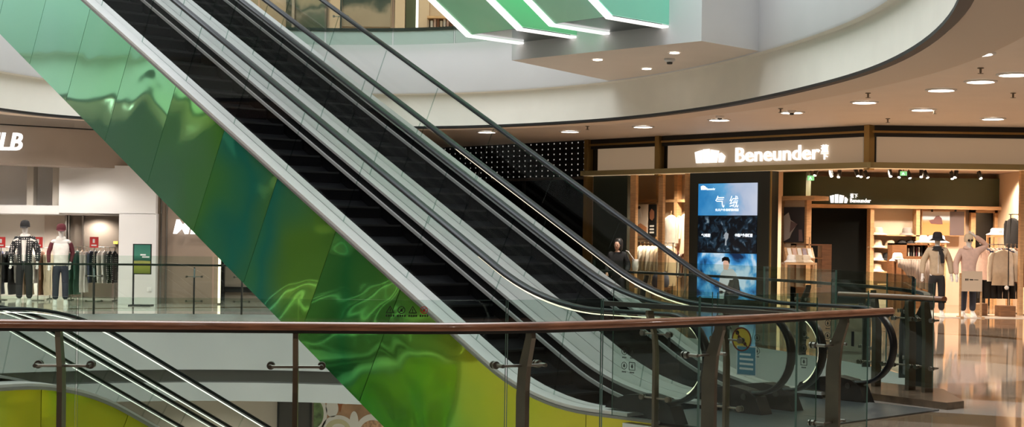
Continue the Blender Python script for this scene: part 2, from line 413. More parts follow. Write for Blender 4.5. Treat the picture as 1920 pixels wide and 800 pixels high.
# ------------------------------------------------------------------ balustrades
def balustrade(name, label, path, z0, rz, gz, post_a, joint_a, side, kind, off=.19, bot=.06, clamp=True, poff=.10, gthick=.012, a0=None, a1=None, plate=(.11, .03), lean=.07, pm=None):
    """kind wood or dark; side: +1 the void lies to the right of the path"""
    mid = path[len(path)//2]
    root = thing(name, label, 'railing', (mid.x, mid.y, z0))
    a0 = 0 if a0 is None else a0; a1 = len(path)-1.001 if a1 is None else a1
    pts = [along(path, a0)[0]]+[path[i] for i in range(int(a0)+1, int(a1)+1)]+[along(path, a1)[0]]
    pts = [p for i, p in enumerate(pts) if i == 0 or (p-pts[i-1]).length > 1e-3]
    def sweep(sec, z, closed=True):
        rings = []
        for i, p in enumerate(pts):
            t = (pts[min(i+1, len(pts)-1)]-pts[max(i-1, 0)]).normalized(); n = Vector((t.y, -t.x, 0))
            rings.append([Vector((p.x, p.y, z))+n*a+Vector((0,0,b)) for a, b in sec])
        return rings
    if kind == 'wood':
        sec = [(-.035, -.012), (.035, -.012), (.04, .005), (.036, .024), (.018, .036), (-.018, .036), (-.036, .024), (-.04, .005)]
        b = MB().loft(sweep(sec, rz-.036)); hr = b.build('handrail', wood_rail, root, smooth=50)
        b = MB().loft(sweep([(-.027, -.03), (.027, -.03), (.027, -.0125), (-.027, -.0125)], rz-.036)); b.build('rail_channel', steel_dark, hr)
    else:
        sec = [(-.035, -.02), (.035, -.02), (.035, .02), (-.035, .02)]
        b = MB().loft(sweep(sec, rz-.02)); b.build('handrail', steel_dark, root)
    # glass panels between joints
    js = [a0]+list(joint_a)+[a1]
    for k in range(len(js)-1):
        g0, g1 = js[k]+(.04 if k else 0), js[k+1]-(.04 if k < len(js)-2 else 0)
        nseg = max(1, int((g1-g0)/2)); rings = []
        for i in range(nseg+1):
            p, t = along(path, g0+(g1-g0)*i/nseg); n = Vector((t.y, -t.x, 0))*side
            q0, q1 = p+n*off, p+n*(off+gthick)
            rings.append([Vector((q0.x, q0.y, z0+bot)), Vector((q1.x, q1.y, z0+bot)), Vector((q1.x, q1.y, gz)), Vector((q0.x, q0.y, gz))])
        b = MB(); b.loft(rings)
        m = len(rings)-1
        for fi in range(m*4): b.m[fi] = 1 if fi % 4 in (0, 2) else 0
        b.m[-1] = b.m[-2] = 1
        b.build('glass_panel', [G1, G1e], root)
    for a in post_a:
        p, t = along(path, a); n = Vector((t.y, -t.x, 0))*side; T = t
        w, th = plate
        def Pn(d, z, s): q = p+n*d+T*(s*th/2); return Vector((q.x, q.y, z0+z))
        H = rz-z0-.06
        prof = [(poff-w/2, 0), (poff+w/2, 0), (poff+w/2, H*.62), (poff+w/2-.02, H*.78), (poff-lean+.02, H*.97), (poff-lean+.015, H), (poff-lean-.05, H), (poff-lean-.055, H*.965), (poff-w/2-.015, H*.8), (poff-w/2, H*.66)]
        nn = len(prof); b = MB()
        b.add([Pn(d, z, -1) for d, z in prof]+[Pn(d, z, 1) for d, z in prof], [list(range(nn))[::-1], list(range(nn, 2*nn))]+[(i, (i+1) % nn, nn+(i+1) % nn, nn+i) for i in range(nn)])
        post = b.build('post', pm or (bronze if kind == 'wood' else steel_dark), root)
        if clamp:
            for zc in (H*.80, .26):
                b = MB(); c = p+n*poff; c = Vector((c.x, c.y, z0+zc))
                b.tube([c-T*.15, c+T*.15], .009, 8)
                for sgn in (-1, 1):
                    e = c+T*(.15*sgn); b.tube([e-n*.02, e+n*(off-poff+.0)], .012, 8); b.tube([e+n*(off-poff-.025), e+n*(off-poff-.001)], .024, 14)
                    b.tube([e+n*(off-poff+gthick), e+n*(off-poff+gthick+.012)], .024, 14)
                b.build('glass_clamp', clampm, post, smooth=40)
    return root
gpx = lambda path, xs, z: [find(path, x, z) for x in xs]
fr = balustrade('glass_railing', 'curved foreground glass railing with a polished brown wooden handrail', front_rail, 0, 1.12, 1.245,
                gpx(front_rail, [-330, 110, 552, 996, 1352, 1585], .95), gpx(front_rail, [-300, 131, 556, 978, 1168, 1352, 1536], .95), -1, 'wood', plate=(.115, .03))
# stickers on the foreground glass
def decal_on(path, px, zc, side, off, w, h):
    a = find(path, px, zc); p, t = along(path, a); n = Vector((t.y, -t.x, 0))*side
    c = p+n*(off-.004); return Vector((c.x, c.y, zc)), t, -n
def ring2(b, c, r, up, n, ro, ri, mi=0, k=24, th=.002):
    for i in range(k):
        a0, a1 = 2*PI*i/k, 2*PI*(i+1)/k
        q = [c+r*(ro*math.cos(a0))+up*(ro*math.sin(a0)), c+r*(ro*math.cos(a1))+up*(ro*math.sin(a1)), c+r*(ri*math.cos(a1))+up*(ri*math.sin(a1)), c+r*(ri*math.cos(a0))+up*(ri*math.sin(a0))]
        b.hexa(q+[x+n*th for x in q], mi)
def stroke(b, p, q, w, n, mi=0, th=.002):
    d = (q-p).normalized(); s = d.cross(n).normalized()*w/2
    k = [p-s, q-s, q+s, p+s]; b.hexa(k+[x+n*th for x in k], mi)
def warning_set(path, px, z, side, off, parent, n=4, size=.023, gap=.068):
    for k in range(n):
        c, t, nn = decal_on(path, px, z, side, off, .1, .1); up = Vector((0,0,1)); c = c+t*(gap*(k-(n-1)/2))
        b = MB(); mi = 0 if k != 3 else 1
        if k in (0, 2):
            v = [c+up*size, c-t*size-up*size*.75, c+t*size-up*size*.75]
            for i in range(3): stroke(b, v[i], v[(i+1) % 3], .0045, nn, mi)
            stroke(b, c+up*size*.35, c-up*size*.3, .005, nn, mi); stroke(b, c-up*size*.42, c-up*size*.6, .005, nn, mi)
        else:
            ring2(b, c, t, up, nn, size, size*.8, mi)
            stroke(b, c+t*size*.6+up*size*.6, c-t*size*.6-up*size*.6, .004, nn, mi)
            b.hexa([c-t*.008-up*.01, c+t*.008-up*.01, c+t*.005+up*.007, c-t*.005+up*.007]+[x+nn*.002 for x in (c-t*.008-up*.01, c+t*.008-up*.01, c+t*.005+up*.007, c-t*.005+up*.007)], mi)
        for j in range(4):
            q = c-up*size*1.5+t*((j-1.5)*.014); stroke(b, q-up*.006, q+up*.006, .009, nn, 0)
        b.build('warning_sticker', [black_p, red_p], parent)
warning_set(front_rail, 767, 1.185, -1, .19, fr)
ret_path = [E2(9.72, 8.85), E2(9.7, 8.2), E2(9.66, 7.5), E2(9.6, 6.75), E2(9.5, 6.3)]
balustrade('glass_railing', 'short glass guard with flat dark handrail beside the nearest escalator end', ret_path, 0, 1.08, 1.2, gpx(ret_path, [1212, 1346], .5), [1.75], -1, 'dark', off=.10, plate=(.055, .03), pm=bronze, a1=3.3)
r2 = [E2(14.15, 9.35), E2(14.15, 8.8), E2(14.1, 8.35), E2(14.0, 7.95)]
balustrade('glass_railing', 'short wooden topped glass railing on the stone kerb beside the right escalator', r2, .07, 1.08, 1.22, gpx(r2, [1650, 1713, 1747], .5), [], -1, 'wood', off=-.16, poff=-.06, plate=(.12, .05), a1=2.95, lean=.03)
kb = MB(); kb.prism([E2(13.2, 7.47), E2(13.5, 7.45), E2(14.42, 8.2), E2(14.55, 9.2), E2(13.5, 9.2)], 0, .07); struct(kb.build('trim_9', mat('dark_stone_kerb', (.12,.085,.055), .2, vary=.3)))
nf = len(far_edge)
split = find(far_edge, 760, 1.0)
balustrade('glass_railing', 'glass barrier around the far right of the opening before the clothes shop', far_edge, 0, 1.07, 1.25, [3.5+6*k for k in range(int(split/6))], [6.5+6*k for k in range(int(split/6)-1)], -1, 'dark', a0=.6, a1=split, clamp=True, off=.12)
lp = [a for a in gpx(far_edge, [455, 365, 175, -20], 1.0)]
balustrade('glass_railing', 'far left glass railing with a thin dark handrail before the white shop', far_edge, 0, 1.0, 1.16, sorted(lp), sorted(gpx(far_edge, [400, 210, 40], 1.0)), -1, 'dark', a0=split+.3, a1=nf-9, off=.12)

# ------------------------------------------------------------------ escalators
class Fr:
    def __init__(s, o, a, l): s.o, s.a, s.l = Vector(o), a, l
    def __call__(s, t, lat, z): return s.o+s.a*t+s.l*lat+Vector((0,0,z))
def prof_fn(z0, slope, t0, Rf, sgn=1):
    """flat at z0 for t<t0, then rising (sgn 1) or falling with a rounded bend"""
    al = math.atan(slope); T = Rf*math.tan(al/2)
    def f(t):
        if t <= t0-T: return z0
        if t >= t0+T*math.cos(al): return z0+sgn*slope*(t-t0)
        x = t-(t0-T); return z0+sgn*(Rf-math.sqrt(max(Rf*Rf-x*x, 0)))
    f.lo, f.hi, f.al = t0-T, t0+T*math.cos(al), al
    return f
def samples(f, a, b):
    ts = [a, b]+[f.lo+(f.hi-f.lo)*k/10 for k in range(11)]
    return sorted(t for t in set(ts) if a <= t <= b)
def plate_tz(b, fr, poly, s0, s1, mi=0, mside=None):
    n = len(poly)
    b.add([fr(t, s0, z) for t, z in poly]+[fr(t, s1, z) for t, z in poly], [list(range(n))[::-1], list(range(n, 2*n))], mi)
    o = len(b.v)-2*n
    for i in range(n):
        j = (i+1) % n; b.f.append([o+i, o+j, o+n+j, o+n+i]); b.m.append(mi if mside is None else mside)
def sweep_tz(b, fr, path, sec, s, mi=0):
    rings = []
    for i, p in enumerate(path):
        q0, q1 = path[max(i-1, 0)], path[min(i+1, len(path)-1)]
        d = Vector((q1[0]-q0[0], q1[1]-q0[1])).normalized(); n = Vector((-d.y, d.x))
        rings.append([fr(p[0]+n.x*c, s+a, p[1]+n.y*c) for a, c in sec])
    b.loft(rings, mi)
HSEC = [(1.4*a, .95*c) for a, c in ((-.030, -.018), (.030, -.018), (.040, -.010), (.042, .004), (.034, .017), (.015, .022), (-.015, .022), (-.034, .017), (-.042, .004), (-.040, -.010))]
def escalator(root, fr, zd, hh, te, tm, s_a, s_b, lit, outer_a, outer_b, zb=None, clad=None, steps=True, boot=True, litmax=(99, 99), newel_side=1, joint=1.25, up=1, gl=None):
    """te newel end, tm far end, s_a/s_b the two balustrades; newel_side unused for mirrored ends"""
    gl = gl or G2
    rl = hh/2-.062                      # loop radius
    zc = zd(te)+hh-rl
    tc = te+rl
    for s, o_in, o_out, is_lit, lmx in ((s_a, 1, -1, lit[0], litmax[0]), (s_b, -1, 1, lit[1], litmax[1])):
        # handrail
        path = [(t, zd(t)+hh) for t in samples(zd, tc, tm)][::-1]
        path += [(tc-rl*math.sin(PI*k/18), zc+rl*math.cos(PI*k/18)) for k in range(1, 19)]
        path += [(tc+.2, zc-rl+.0), (tc+.38, zc-rl-.02)]
        b = MB(); sweep_tz(b, fr, path, HSEC, s); b.build('handrail', rubber, root, smooth=50)
        # light strip under the handrail
        if is_lit:
            pl = [(t, zd(t)+hh-.04) for t in samples(zd, tc, min(tm, lmx))][::-1]+[(tc-(rl-.04)*math.sin(PI*k/18), zc+(rl-.04)*math.cos(PI*k/18)) for k in range(1, 16)]
            b = MB(); sweep_tz(b, fr, pl, [(-.010, -.004), (.010, -.004), (.010, .004), (-.010, .004)], s); b.build('light_strip', led if up > 0 else led_lower, root)
        # glass
        al = zd.al; k = 0; t = tc; dz = hh-.05
        first = True
        while t < tm-.2:
            t1 = min(t+(1.45 if first else joint*math.cos(al)), tm)
            def top(tt):
                loc = (zd(tt+.05)-zd(tt-.05))/.1; a = math.atan(abs(loc)); sg = 1 if loc > 0 else -1
                return tt-sg*dz*math.sin(a)*math.cos(a)
            g0 = .004 if not first else 0; ts = samples(zd, t+g0, t1-.004)
            bot = [(x, zd(x)) for x in ts]
            if first:
                tt = [(top(x), zd(top(x))+dz) for x in ts if x > t+.1]
                tp = [(tc-(rl-.03)*math.sin(PI*q/14), zc+(rl-.03)*math.cos(PI*q/14)) for q in range(0, 15)]
                poly = bot+tt[::-1]+tp
            else: poly = bot+[(top(x), zd(top(x))+dz) for x in ts][::-1]
            b = MB(); plate_tz(b, fr, poly, s-.006, s+.006, 0, 1); b.build('glass_panel', [gl, G2e], root)
            t = t1; first = False
        # deck, rounded trim below
        do, di = (outer_a if s == s_a else outer_b), .125
        x0, x1 = sorted((s+o_out*do, s+o_in*di))
        ts = samples(zd, tc+.38, tm); pth = [(x, zd(x)) for x in ts]
        b = MB(); sweep_tz(b, fr, pth, [(x0-s, -.03), (x1-s, -.03), (x1-s, 0), (x0-s, 0)], s); b.build('deck', deck_m, root)
        sk0, sk1 = sorted((s+o_in*di-o_in*.004, s+o_in*di-o_in*.03))
        b = MB(); sweep_tz(b, fr, pth, [(sk0-s, -.46), (sk1-s, -.46), (sk1-s, -.03), (sk0-s, -.03)], s); skirt = b.build('skirt_panel', skirt_m, root)
        e0, e1 = sorted((s+o_in*(di-.004), s+o_in*(di+.025)))
        b = MB(); sweep_tz(b, fr, pth, [(e0-s, -.145), (e1-s, -.145), (e1-s, -.11), (e0-s, -.11)], s); b.build('skirt_trim', deck_m, skirt)
        if boot:
            z0 = 0
            poly = [(te+.26, z0), (te+.53, z0), (te+.66, .09), (te+1.1, .10), (te+1.06, .16), (te+.86, .23), (te+.62, .26), (te+.44, .23), (te+.34, .17)]
            b = MB(); plate_tz(b, fr, poly, s-.085, s+.085); bt = b.build('newel_base', boot_m, root)
            b = MB(); c = fr(te+.47, s-.087, .17); b.tube([c, c-fr.l*.012], .03, 14); b.build('stop_button', steel_dark, bt)
    # steps
    if steps:
        al = zd.al; run = .40; a_, c_ = s_a+.15, s_b-.15
        t = tc+.65; k = 0; proto = None
        while t < tm-.3 and k < 60:
            z = zd(t if up > 0 else t+run)-(.185 if zd(t+run) != zd(t) else .15)
            if proto is None:
                b = MB(); poly = [(0, 0), (.03, .0), (run, 0), (run, -.05), (.05, -.05), (.03, -.24), (0, -.24)]
                plate_tz(b, Fr((0,0,0), fr.a, fr.l), poly, 0, c_-a_)
                st = b.build('step', [step_m, step_line], None); st.parent = root; proto = st
                nb = MB(); plate_tz(nb, Fr((0,0,0), fr.a, fr.l), [(-.004, -.02), (.012, -.02), (.012, .004), (-.004, .004)], 0.02, c_-a_-.02); nz = nb.build('step_edge', step_line, None); nz.parent = st
            else: st = copy_tree(proto, root)
            st.location = fr(t, a_, z)-ORG[root]; t += run; k += 1
    return tc
SL, T0 = .5373, 9.957
zd_up = prof_fn(.08, SL, T0, 3.0)
s1, s2, s3, s4 = 10.08, 11.32, 11.82, 13.06
UP = Fr((0,0,0), U, V)
TM = 22.0
e1 = thing('escalator', 'nearest rising escalator with a mirrored green metal side', 'escalator', E2(s1, 8.7))
escalator(e1, UP, zd_up, .893, 7.985, TM, s1, s2, (True, False), .16, .245, litmax=(10.9, 0))
e2 = thing('escalator', 'rising escalator directly behind the green sided one, beside the right kerb', 'escalator', E2(s4, 8.7))
escalator(e2, UP, zd_up, .893, 7.985, TM, s3, s4, (True, False), .245, .16, litmax=(13.2, 0))
# cladding of the truss, one panel after another
clad = mirror_green('mirrored_green_steel', tuple(-U), -20.5, -9.0, [(0, (.42,.90,.68)), (.28, (.34,.85,.50)), (.42, (.24,.78,.14)), (.5, (.05,.50,.36)), (.58, (.26,.66,.10)), (.72, (.04,.34,.09)), (.84, (.26,.62,.08)), (.9, (.62,.72,.05)), (1, (.80,.68,.05))])  # dark green stop paints the reflection of dark surroundings into the tint
joint_m = mat('panel_joint', (.02,.05,.02), .4)
ZB = -6.926
def zb(t): return max(ZB+SL*t, -1.72)
al = math.atan(SL); hgt = (zd_up(15)-.05-zb(15))*math.cos(al)
dt = hgt*math.sin(al)
def cladding(root, fr, s, ts, top, bot, m, th=.02, face=-1):
    for k in range(len(ts)-1):
        (a0, b0), (a1, b1) = ts[k], ts[k+1]
        g = .004
        tt = samples(zd_up, a0+g, a1-g); bt = [b0+g]+[b1-g]
        poly = [(t, top(t)) for t in tt]+[(b1-g, bot(b1-g)), (b0+g, bot(b0+g))]
        b = MB(); plate_tz(b, fr, poly, s-th, s)
        o = b.build('cladding_panel', m, root)
jt = []
t = TM
while t > 10.9: jt.append((t, t+dt)); t -= 1.12
jt += [(10.0, 10.25), (9.25, 9.25), (8.42, 8.42)]
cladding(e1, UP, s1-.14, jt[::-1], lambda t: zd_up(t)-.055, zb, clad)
b = MB(); pth = [(x, zd_up(x)-.035) for x in samples(zd_up, 8.4, TM)]; sweep_tz(b, UP, pth, [(-.17, -.025), (-.12, -.025), (-.12, .0), (-.17, .0)], s1); b.build('deck_trim', deck_grey, e1)
for e, a, c in ((e1, s1-.14, (s2+s3)/2-.005), (e2, (s2+s3)/2+.005, s4+.15)):
    b = MB(); pl = [(8.42, -1.72), (9.7, -1.72), (TM+dt, zb(TM+dt)), (TM+dt, zb(TM+dt)+.06), (9.7, -1.66), (8.42, -1.66)]; plate_tz(b, UP, pl, a, c); b.build('truss_underside', clad, e)
    b = MB(); pl = [(x, zd_up(x)-.32) for x in samples(zd_up, 8.5, TM)]; pl += [(TM, zd_up(TM)-.36)]+[(x, zd_up(x)-.36) for x in samples(zd_up, 8.5, TM)][::-1][1:]
    plate_tz(b, UP, pl, a+.03, c-.03); b.build('truss_tray', skirt_m, e)
b = MB(); plate_tz(b, UP, [(t, zd_up(t)-.055) for t in samples(zd_up, 8.42, TM)]+[(TM, zb(TM)), (9.7, -1.72), (8.42, -1.72)], s4+.13, s4+.15); b.build('side_panel', clad, e2)
for e, a, c in ((e1, s1+.02, (s2+s3)/2-.005), (e2, (s2+s3)/2+.005, s4)):
    b = MB(); plate_tz(b, UP, [(7.47, .002), (9.0, .002), (9.0, .014), (7.47, .014)], a, c); b.build('landing_plate', mat('landing_plate_steel', (.16,.175,.18), .3, .7, vary=.1), e)
# notices stuck on the escalator glass
def tz_basis(s): return (-U, Vector((0,0,1)), -V)
def sticker_round(root, s, t, z, r, mi):
    rr, up, n = tz_basis(s); c = E2(s-.008, t, z); b = MB()
    ring2(b, c, rr, up, n, r, 0.001, 0, 28); ring2(b, c, rr, up, n, r, r*.88, 1, 28, .003); stroke(b, c+(rr*-.7+up*.7)*r*.9, c+(rr*.7-up*.7)*r*.9, .012, n, 1, .004)
    stroke(b, c-rr*.04+up*.03, c+rr*.05-up*.05, .03, n, 2, .0035); ring2(b, c-rr*.05+up*.06, rr, up, n, .022, .001, 2, 14, .0035)
    b.build('notice_sticker', [yellow_p, mat('dark_red_print', (.18,.03,.02), .5), black_p], root)
# find t on glass s2 under image column
def t_at(s, px, z):
    return min((abs(proj(E2(s, 7.9+.01*k, z))[0]-px), 7.9+.01*k) for k in range(600))[1]
t = t_at(s2, 1391, .62); sticker_round(e1, s2, t, .70, .115, 0)
t = t_at(s2, 1400, .5); b = MB(); rr, up, n = tz_basis(s2); c = E2(s2-.008, t, .50)
for sx, sy, mi, th in ((.115, .14, 0, .002), (.105, .13, 1, .0025)):
    q = [c-rr*sx-up*sy, c+rr*sx-up*sy, c+rr*sx+up*sy, c-rr*sx+up*sy]; b.hexa(q+[x+n*th for x in q], mi)
for j in range(4): stroke(b, c-rr*.08+up*(.06-.045*j), c+rr*(.08 if j else .05)+up*(.06-.045*j), .02, n, 0, .003)
b.build('notice_sticker', [white_p, blue_p], e1)
def icon_grid(root, s, px, z, nx, ny, m=black_p, size=.034):
    t = t_at(s, px, z); rr, up, n = tz_basis(s); b = MB()
    for i in range(nx):
        for j in range(ny):
            c = E2(s-.008, t, z)+rr*((i-(nx-1)/2)*.095)-up*((j-(ny-1)/2)*.13)
            if (i+j) % 3 == 2:
                for k in range(4):
                    d = [rr, up, -rr, -up][k]; d2 = [up, -rr, -up, rr][k]; stroke(b, c+d*size+d2*size, c+d*size-d2*size, .006, n)
            else: ring2(b, c, rr, up, n, size, size*.84, 0, 20)
            stroke(b, c+up*size*.5, c-up*size*.5, .014, n); stroke(b, c-up*size*.1-rr*size*.4, c-up*size*.1+rr*size*.4, .008, n)
            for k in range(3): stroke(b, c-up*(size+.022)+rr*((k-1)*.018-.006), c-up*(size+.022)+rr*((k-1)*.018+.006), .012, n)
    b.build('safety_decal', m, root)
icon_grid(e1, s1, 1178, .55, 2, 2)
icon_grid(e2, s3, 1508, .62, 1, 3)
icon_grid(e2, s3, 1420, .62, 1, 2)
icon_grid(e2, s4, 1552, .66, 1, 3)
t = t_at(s4, 1602, .62); text('1', E2(s4-.012, t+.03, .57), -U, (0,0,1), h=.15, depth=.003, bold=.03, name='floor_number', m=black_p, parent=e2)
t = t_at(s2, 1257, .6); text('1', E2(s2-.012, t+.03, .57), -U, (0,0,1), h=.15, depth=.003, bold=.03, name='floor_number', m=black_p, parent=e1)

# escalators going down to the storey below
K0 = .52
zd_dn = prof_fn(0.0, .577, K0, 2.6, -1)
DN = Fr(Q0, V, U)
clad2 = mirror_green('mirrored_lime_steel', (1, 0, 0), -7.0, -3.6, [(0, (.20,.55,.05)), (.35, (.28,.60,.05)), (.6, (.66,.66,.04)), (1, (.72,.62,.04))], met=.5)
for k, (sa, sb, lab) in enumerate(((0, 1.24, 'front descending escalator at lower left with lit handrails and lime green side'), (1.74, 2.98, 'rear descending escalator at lower left, behind the lime sided one'))):
    e = thing('escalator', lab, 'escalator', DN(0, sa, 0))
    escalator(e, DN, zd_dn, .79, -1.45, 8.6, sa, sb, (True, True), .2 if k == 0 else .245, .245 if k == 0 else .16, boot=False, up=-1)
    b = MB(); pl = [(x, zd_dn(x)-.32) for x in samples(zd_dn, -.9, 8.6)]; pl = pl+[(x, z-.04) for x, z in pl][::-1]; plate_tz(b, DN, pl, sa-.1, sb+.1); b.build('truss_tray', steel_dark, e)
    if k == 0:
        jj = [-.95, .1, 1.15, 2.2, 3.3, 4.4, 5.5, 6.6, 7.7, 8.6]
        for q in range(len(jj)-1):
            ts = samples(zd_dn, jj[q]+.004, jj[q+1]-.004)
            def low(x): return zd_dn(max(x-.35, -1))-1.45
            poly = [(x, zd_dn(x)-.05) for x in ts]+[(ts[-1]-(.5 if jj[q+1] > 1 else 0), low(ts[-1])), (ts[0]-(.5 if jj[q] > 1 else 0), low(ts[0]))]
            b = MB(); plate_tz(b, DN, poly, -.2, -.18); b.build('cladding_panel', clad2, e)
        b = MB(); pth = [(x, zd_dn(x)-.03) for x in samples(zd_dn, -.95, 8.6)]; sweep_tz(b, DN, pth, [(-.225, -.035), (-.17, -.035), (-.17, 0), (-.225, 0)], 0); b.build('deck_trim', deck_grey, e)
    b = MB(); pl = [(x, zd_dn(max(x-.35, -1))-1.45) for x in samples(zd_dn, -.95, 8.6)]; pl = pl+[(x, z-.05) for x, z in pl][::-1]; plate_tz(b, DN, pl, sa-.18 if k == 0 else sa-.24, sb+.24 if k == 0 else sb+.16); b.build('truss_underside', clad2, e)

# escalators of the storey above, seen from below with lit edges
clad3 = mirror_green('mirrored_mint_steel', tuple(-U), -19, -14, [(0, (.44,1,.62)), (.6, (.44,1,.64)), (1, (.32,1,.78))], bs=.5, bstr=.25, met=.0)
P0 = Vector((.37, 25.2, 0))
for k, l0, lab in ((0, 0, 'left of the two green undersides of the upper escalators with white light edges'), (1, 1.89, 'right of the two green undersides of the upper escalators, next to the grey block')):
    e = thing('escalator', lab, 'escalator', P0-U*l0+Vector((0,0,4.9)))
    T3 = Fr(P0-U*l0, -V, -U); w = 1.31
    def zl(t): return 4.90+max(0, (t-1.62))*.60
    for (nm, poly, sA, sB, m) in (('truss_underside', [(1.63, zl(1.63)), (9, zl(9)), (9, zl(9)+.05), (1.63, zl(1.63)+.05)], .13, w-.13, clad3),
                                 ('landing_underside', [(0, 4.91), (1.6, 4.91), (1.6, 4.95), (0, 4.95)], .13, w-.13, mat('dark_mirror', (.05,.09,.085), .12, .9)),
                                 ('cladding_panel', [(0, 4.92), (1.62, 4.92), (9, zl(9)+.02), (9, zl(9)+1.5), (1.2, 6.35), (0, 6.35)], -.01, .01, clad3),
                                 ('cladding_panel', [(0, 4.92), (1.62, 4.92), (9, zl(9)+.02), (9, zl(9)+1.5), (1.2, 6.35), (0, 6.35)], w-.01, w+.01, clad3)):
        b = MB(); plate_tz(b, T3, poly, sA, sB); b.build(nm, m, e)
    for sA in (.0, w-.13):
        b = MB(); plate_tz(b, T3, [(-.0, 4.875), (1.62, 4.875), (9, zl(9)-.03), (9, zl(9)), (1.61, 4.905), (0, 4.905)], sA, sA+.13); b.build('light_strip', ledw, e)
    b = MB(); plate_tz(b, T3, [(0, 6.2), (1.2, 6.2), (9, zl(9)+1.35), (9, zl(9)+1.4), (1.2, 6.25), (0, 6.25)], .02, w-.02); b.build('truss_tray', steel_dark, e)
# ------------------------------------------------------------------ ceiling fittings
dl_bm = MB(); dl_bm.lathe([(.20, 0), (.20, -.012), (.165, -.018), (.160, .0)], n=24)
dl_ln = MB(); dl_ln.lathe([(.158, .004), (.158, -.006), (.06, -.006)], n=24)
def downlight_proto():
    r = thing('downlight', 'x', 'downlight', world=False)
    dl_bm.build('trim_ring', white_w, r, smooth=40); dl_ln.build('lens', lamp, r); return r
dproto = downlight_proto(); first = [True]
def downlight(p, label, group, sc=1.0):
    o = dproto if first[0] else copy_tree(dproto); first[0] = False
    o.location = p; o.scale = (sc, sc, sc); tag(o, label, 'downlight', group); return o
for (x, y) in [(1830,100),(1908,58),(1723,134),(1620,191),(1764,168),(1900,139),(1861,222),(1640,150),(1838,152),(1484,210),(1348,224),(1616,161),(1205,237),(1068,246),(912,247),(1730,205)]:
    downlight(atz(x, y, 4.325), 'round recessed downlight in the beige ceiling around the shop', 'downlights of the shop side ceiling', 1.35)
for x, y in [(1120,112),(1212,129),(1264,99)]:
    downlight(atz(x, y, 4.615), 'small recessed downlight under the grey block over the opening', 'downlights under the grey block', .5)
for x in (-14, -10.8): 
    for y in (15, 19, 23, 27): downlight(Vector((x-2, y, 4.325)), 'round recessed downlight in the ceiling of the left walkway', 'downlights of the left walkway')
for x in (-6, -2, 2, 6, 10):
    for y in (0, 3.5, 6.2): downlight(Vector((x, y, 4.325 if y < 6.5 else 3.925)), 'round recessed downlight in the ceiling of the near walkway', 'downlights of the near walkway')
sp = thing('ceiling_sprinkler', 'x', 'sprinkler', world=False)
b = MB(); b.lathe([(.05, 0), (.05, -.012), (.018, -.02), (.018, -.075)], n=12); b.build('body', bronze, sp, smooth=40)
b = MB(); b.lathe([(.045, -.085), (.045, -.092), (.012, -.092), (.012, -.075)], n=12); b.build('deflector', bronze, sp)
fs = True
for x, y in [(1838,127),(1627,174),(1899,174),(1463,203),(1751,205),(1664,222),(1101,236)]:
    o = sp if fs else copy_tree(sp); fs = False; o.location = atz(x, y, 4.33); tag(o, 'small dark sprinkler head on the beige ceiling', 'sprinkler', 'ceiling sprinklers')
def smoke(p, label):
    o = thing('smoke_detector', label, 'detector', p, world=False)
    b = MB(); b.lathe([(.09, 0), (.09, -.03), (.06, -.055)], n=16); b.build('base', white_w, o, smooth=40)
    b = MB(); b.lathe([(.05, -.05), (.045, -.09), (.02, -.095)], n=16); b.build('dome', steel_dark, o, smooth=40)
smoke(atz(1349, 217, 4.33), 'round ceiling detector, left of the pair above the shop sign'); smoke(atz(1484, 207, 4.33), 'round ceiling detector, right of the pair above the shop sign')
smoke(atz(1255, 110, 4.62), 'small ceiling detector under the grey block')

# ------------------------------------------------------------------ garments, hats, figures
def cloth(name, c, **k): return mat(name, c, .85, bump=.15, bscale=40, vary=k.get('vary', .08), vscale=k.get('vscale', 12))
CL = {'cream': cloth('cream_cloth', (.66,.56,.44)), 'white': cloth('white_cloth', (.74,.71,.67)), 'black': cloth('black_cloth', (.012,.012,.014)), 'navy': cloth('navy_cloth', (.05,.055,.10)),
      'pink': cloth('pale_pink_cloth', (.60,.42,.36)), 'lilac': cloth('lilac_cloth', (.30,.25,.30)), 'brown': cloth('brown_cloth', (.22,.10,.06)), 'green': cloth('dark_green_cloth', (.02,.07,.05)),
      'grey': cloth('grey_cloth', (.22,.21,.2)), 'red': cloth('maroon_cloth', (.09,.012,.02)), 'beige': cloth('beige_cloth', (.48,.38,.27)), 'denim': cloth('dark_denim', (.02,.024,.04))}
def dots_cloth():
    m = cloth('monogram_cloth', (.015,.016,.018)); nt = m.node_tree; N = nt.nodes; L = nt.links
    tc = N.new('ShaderNodeTexCoord'); v = N.new('ShaderNodeTexVoronoi'); v.inputs['Scale'].default_value = 22; v.inputs['Randomness'].default_value = .15
    L.new(tc.outputs['Object'], v.inputs['Vector'])
    r = N.new('ShaderNodeValToRGB'); r.color_ramp.interpolation = 'CONSTANT'; r.color_ramp.elements[0].color = (.55,.53,.5,1); r.color_ramp.elements[1].position = .3; r.color_ramp.elements[1].color = (.012,.013,.016,1)
    L.new(v.outputs['Distance'], r.inputs['Fac']); L.new(r.outputs[0], N['Principled BSDF'].inputs['Base Color']); return m
CL['monogram'] = dots_cloth()
skin_w = mat('mannequin_white', (.70,.68,.66), .35); skin_h = mat('skin', (.50,.29,.20), .5); hair_m = mat('dark_hair', (.012,.009,.008), .45)
def ell(cx, cy, z, rx, ry, n=14, tilt=0): return [Vector((cx+rx*math.cos(2*PI*k/n), cy+ry*math.sin(2*PI*k/n), z+tilt*ry*math.sin(2*PI*k/n))) for k in range(n)]
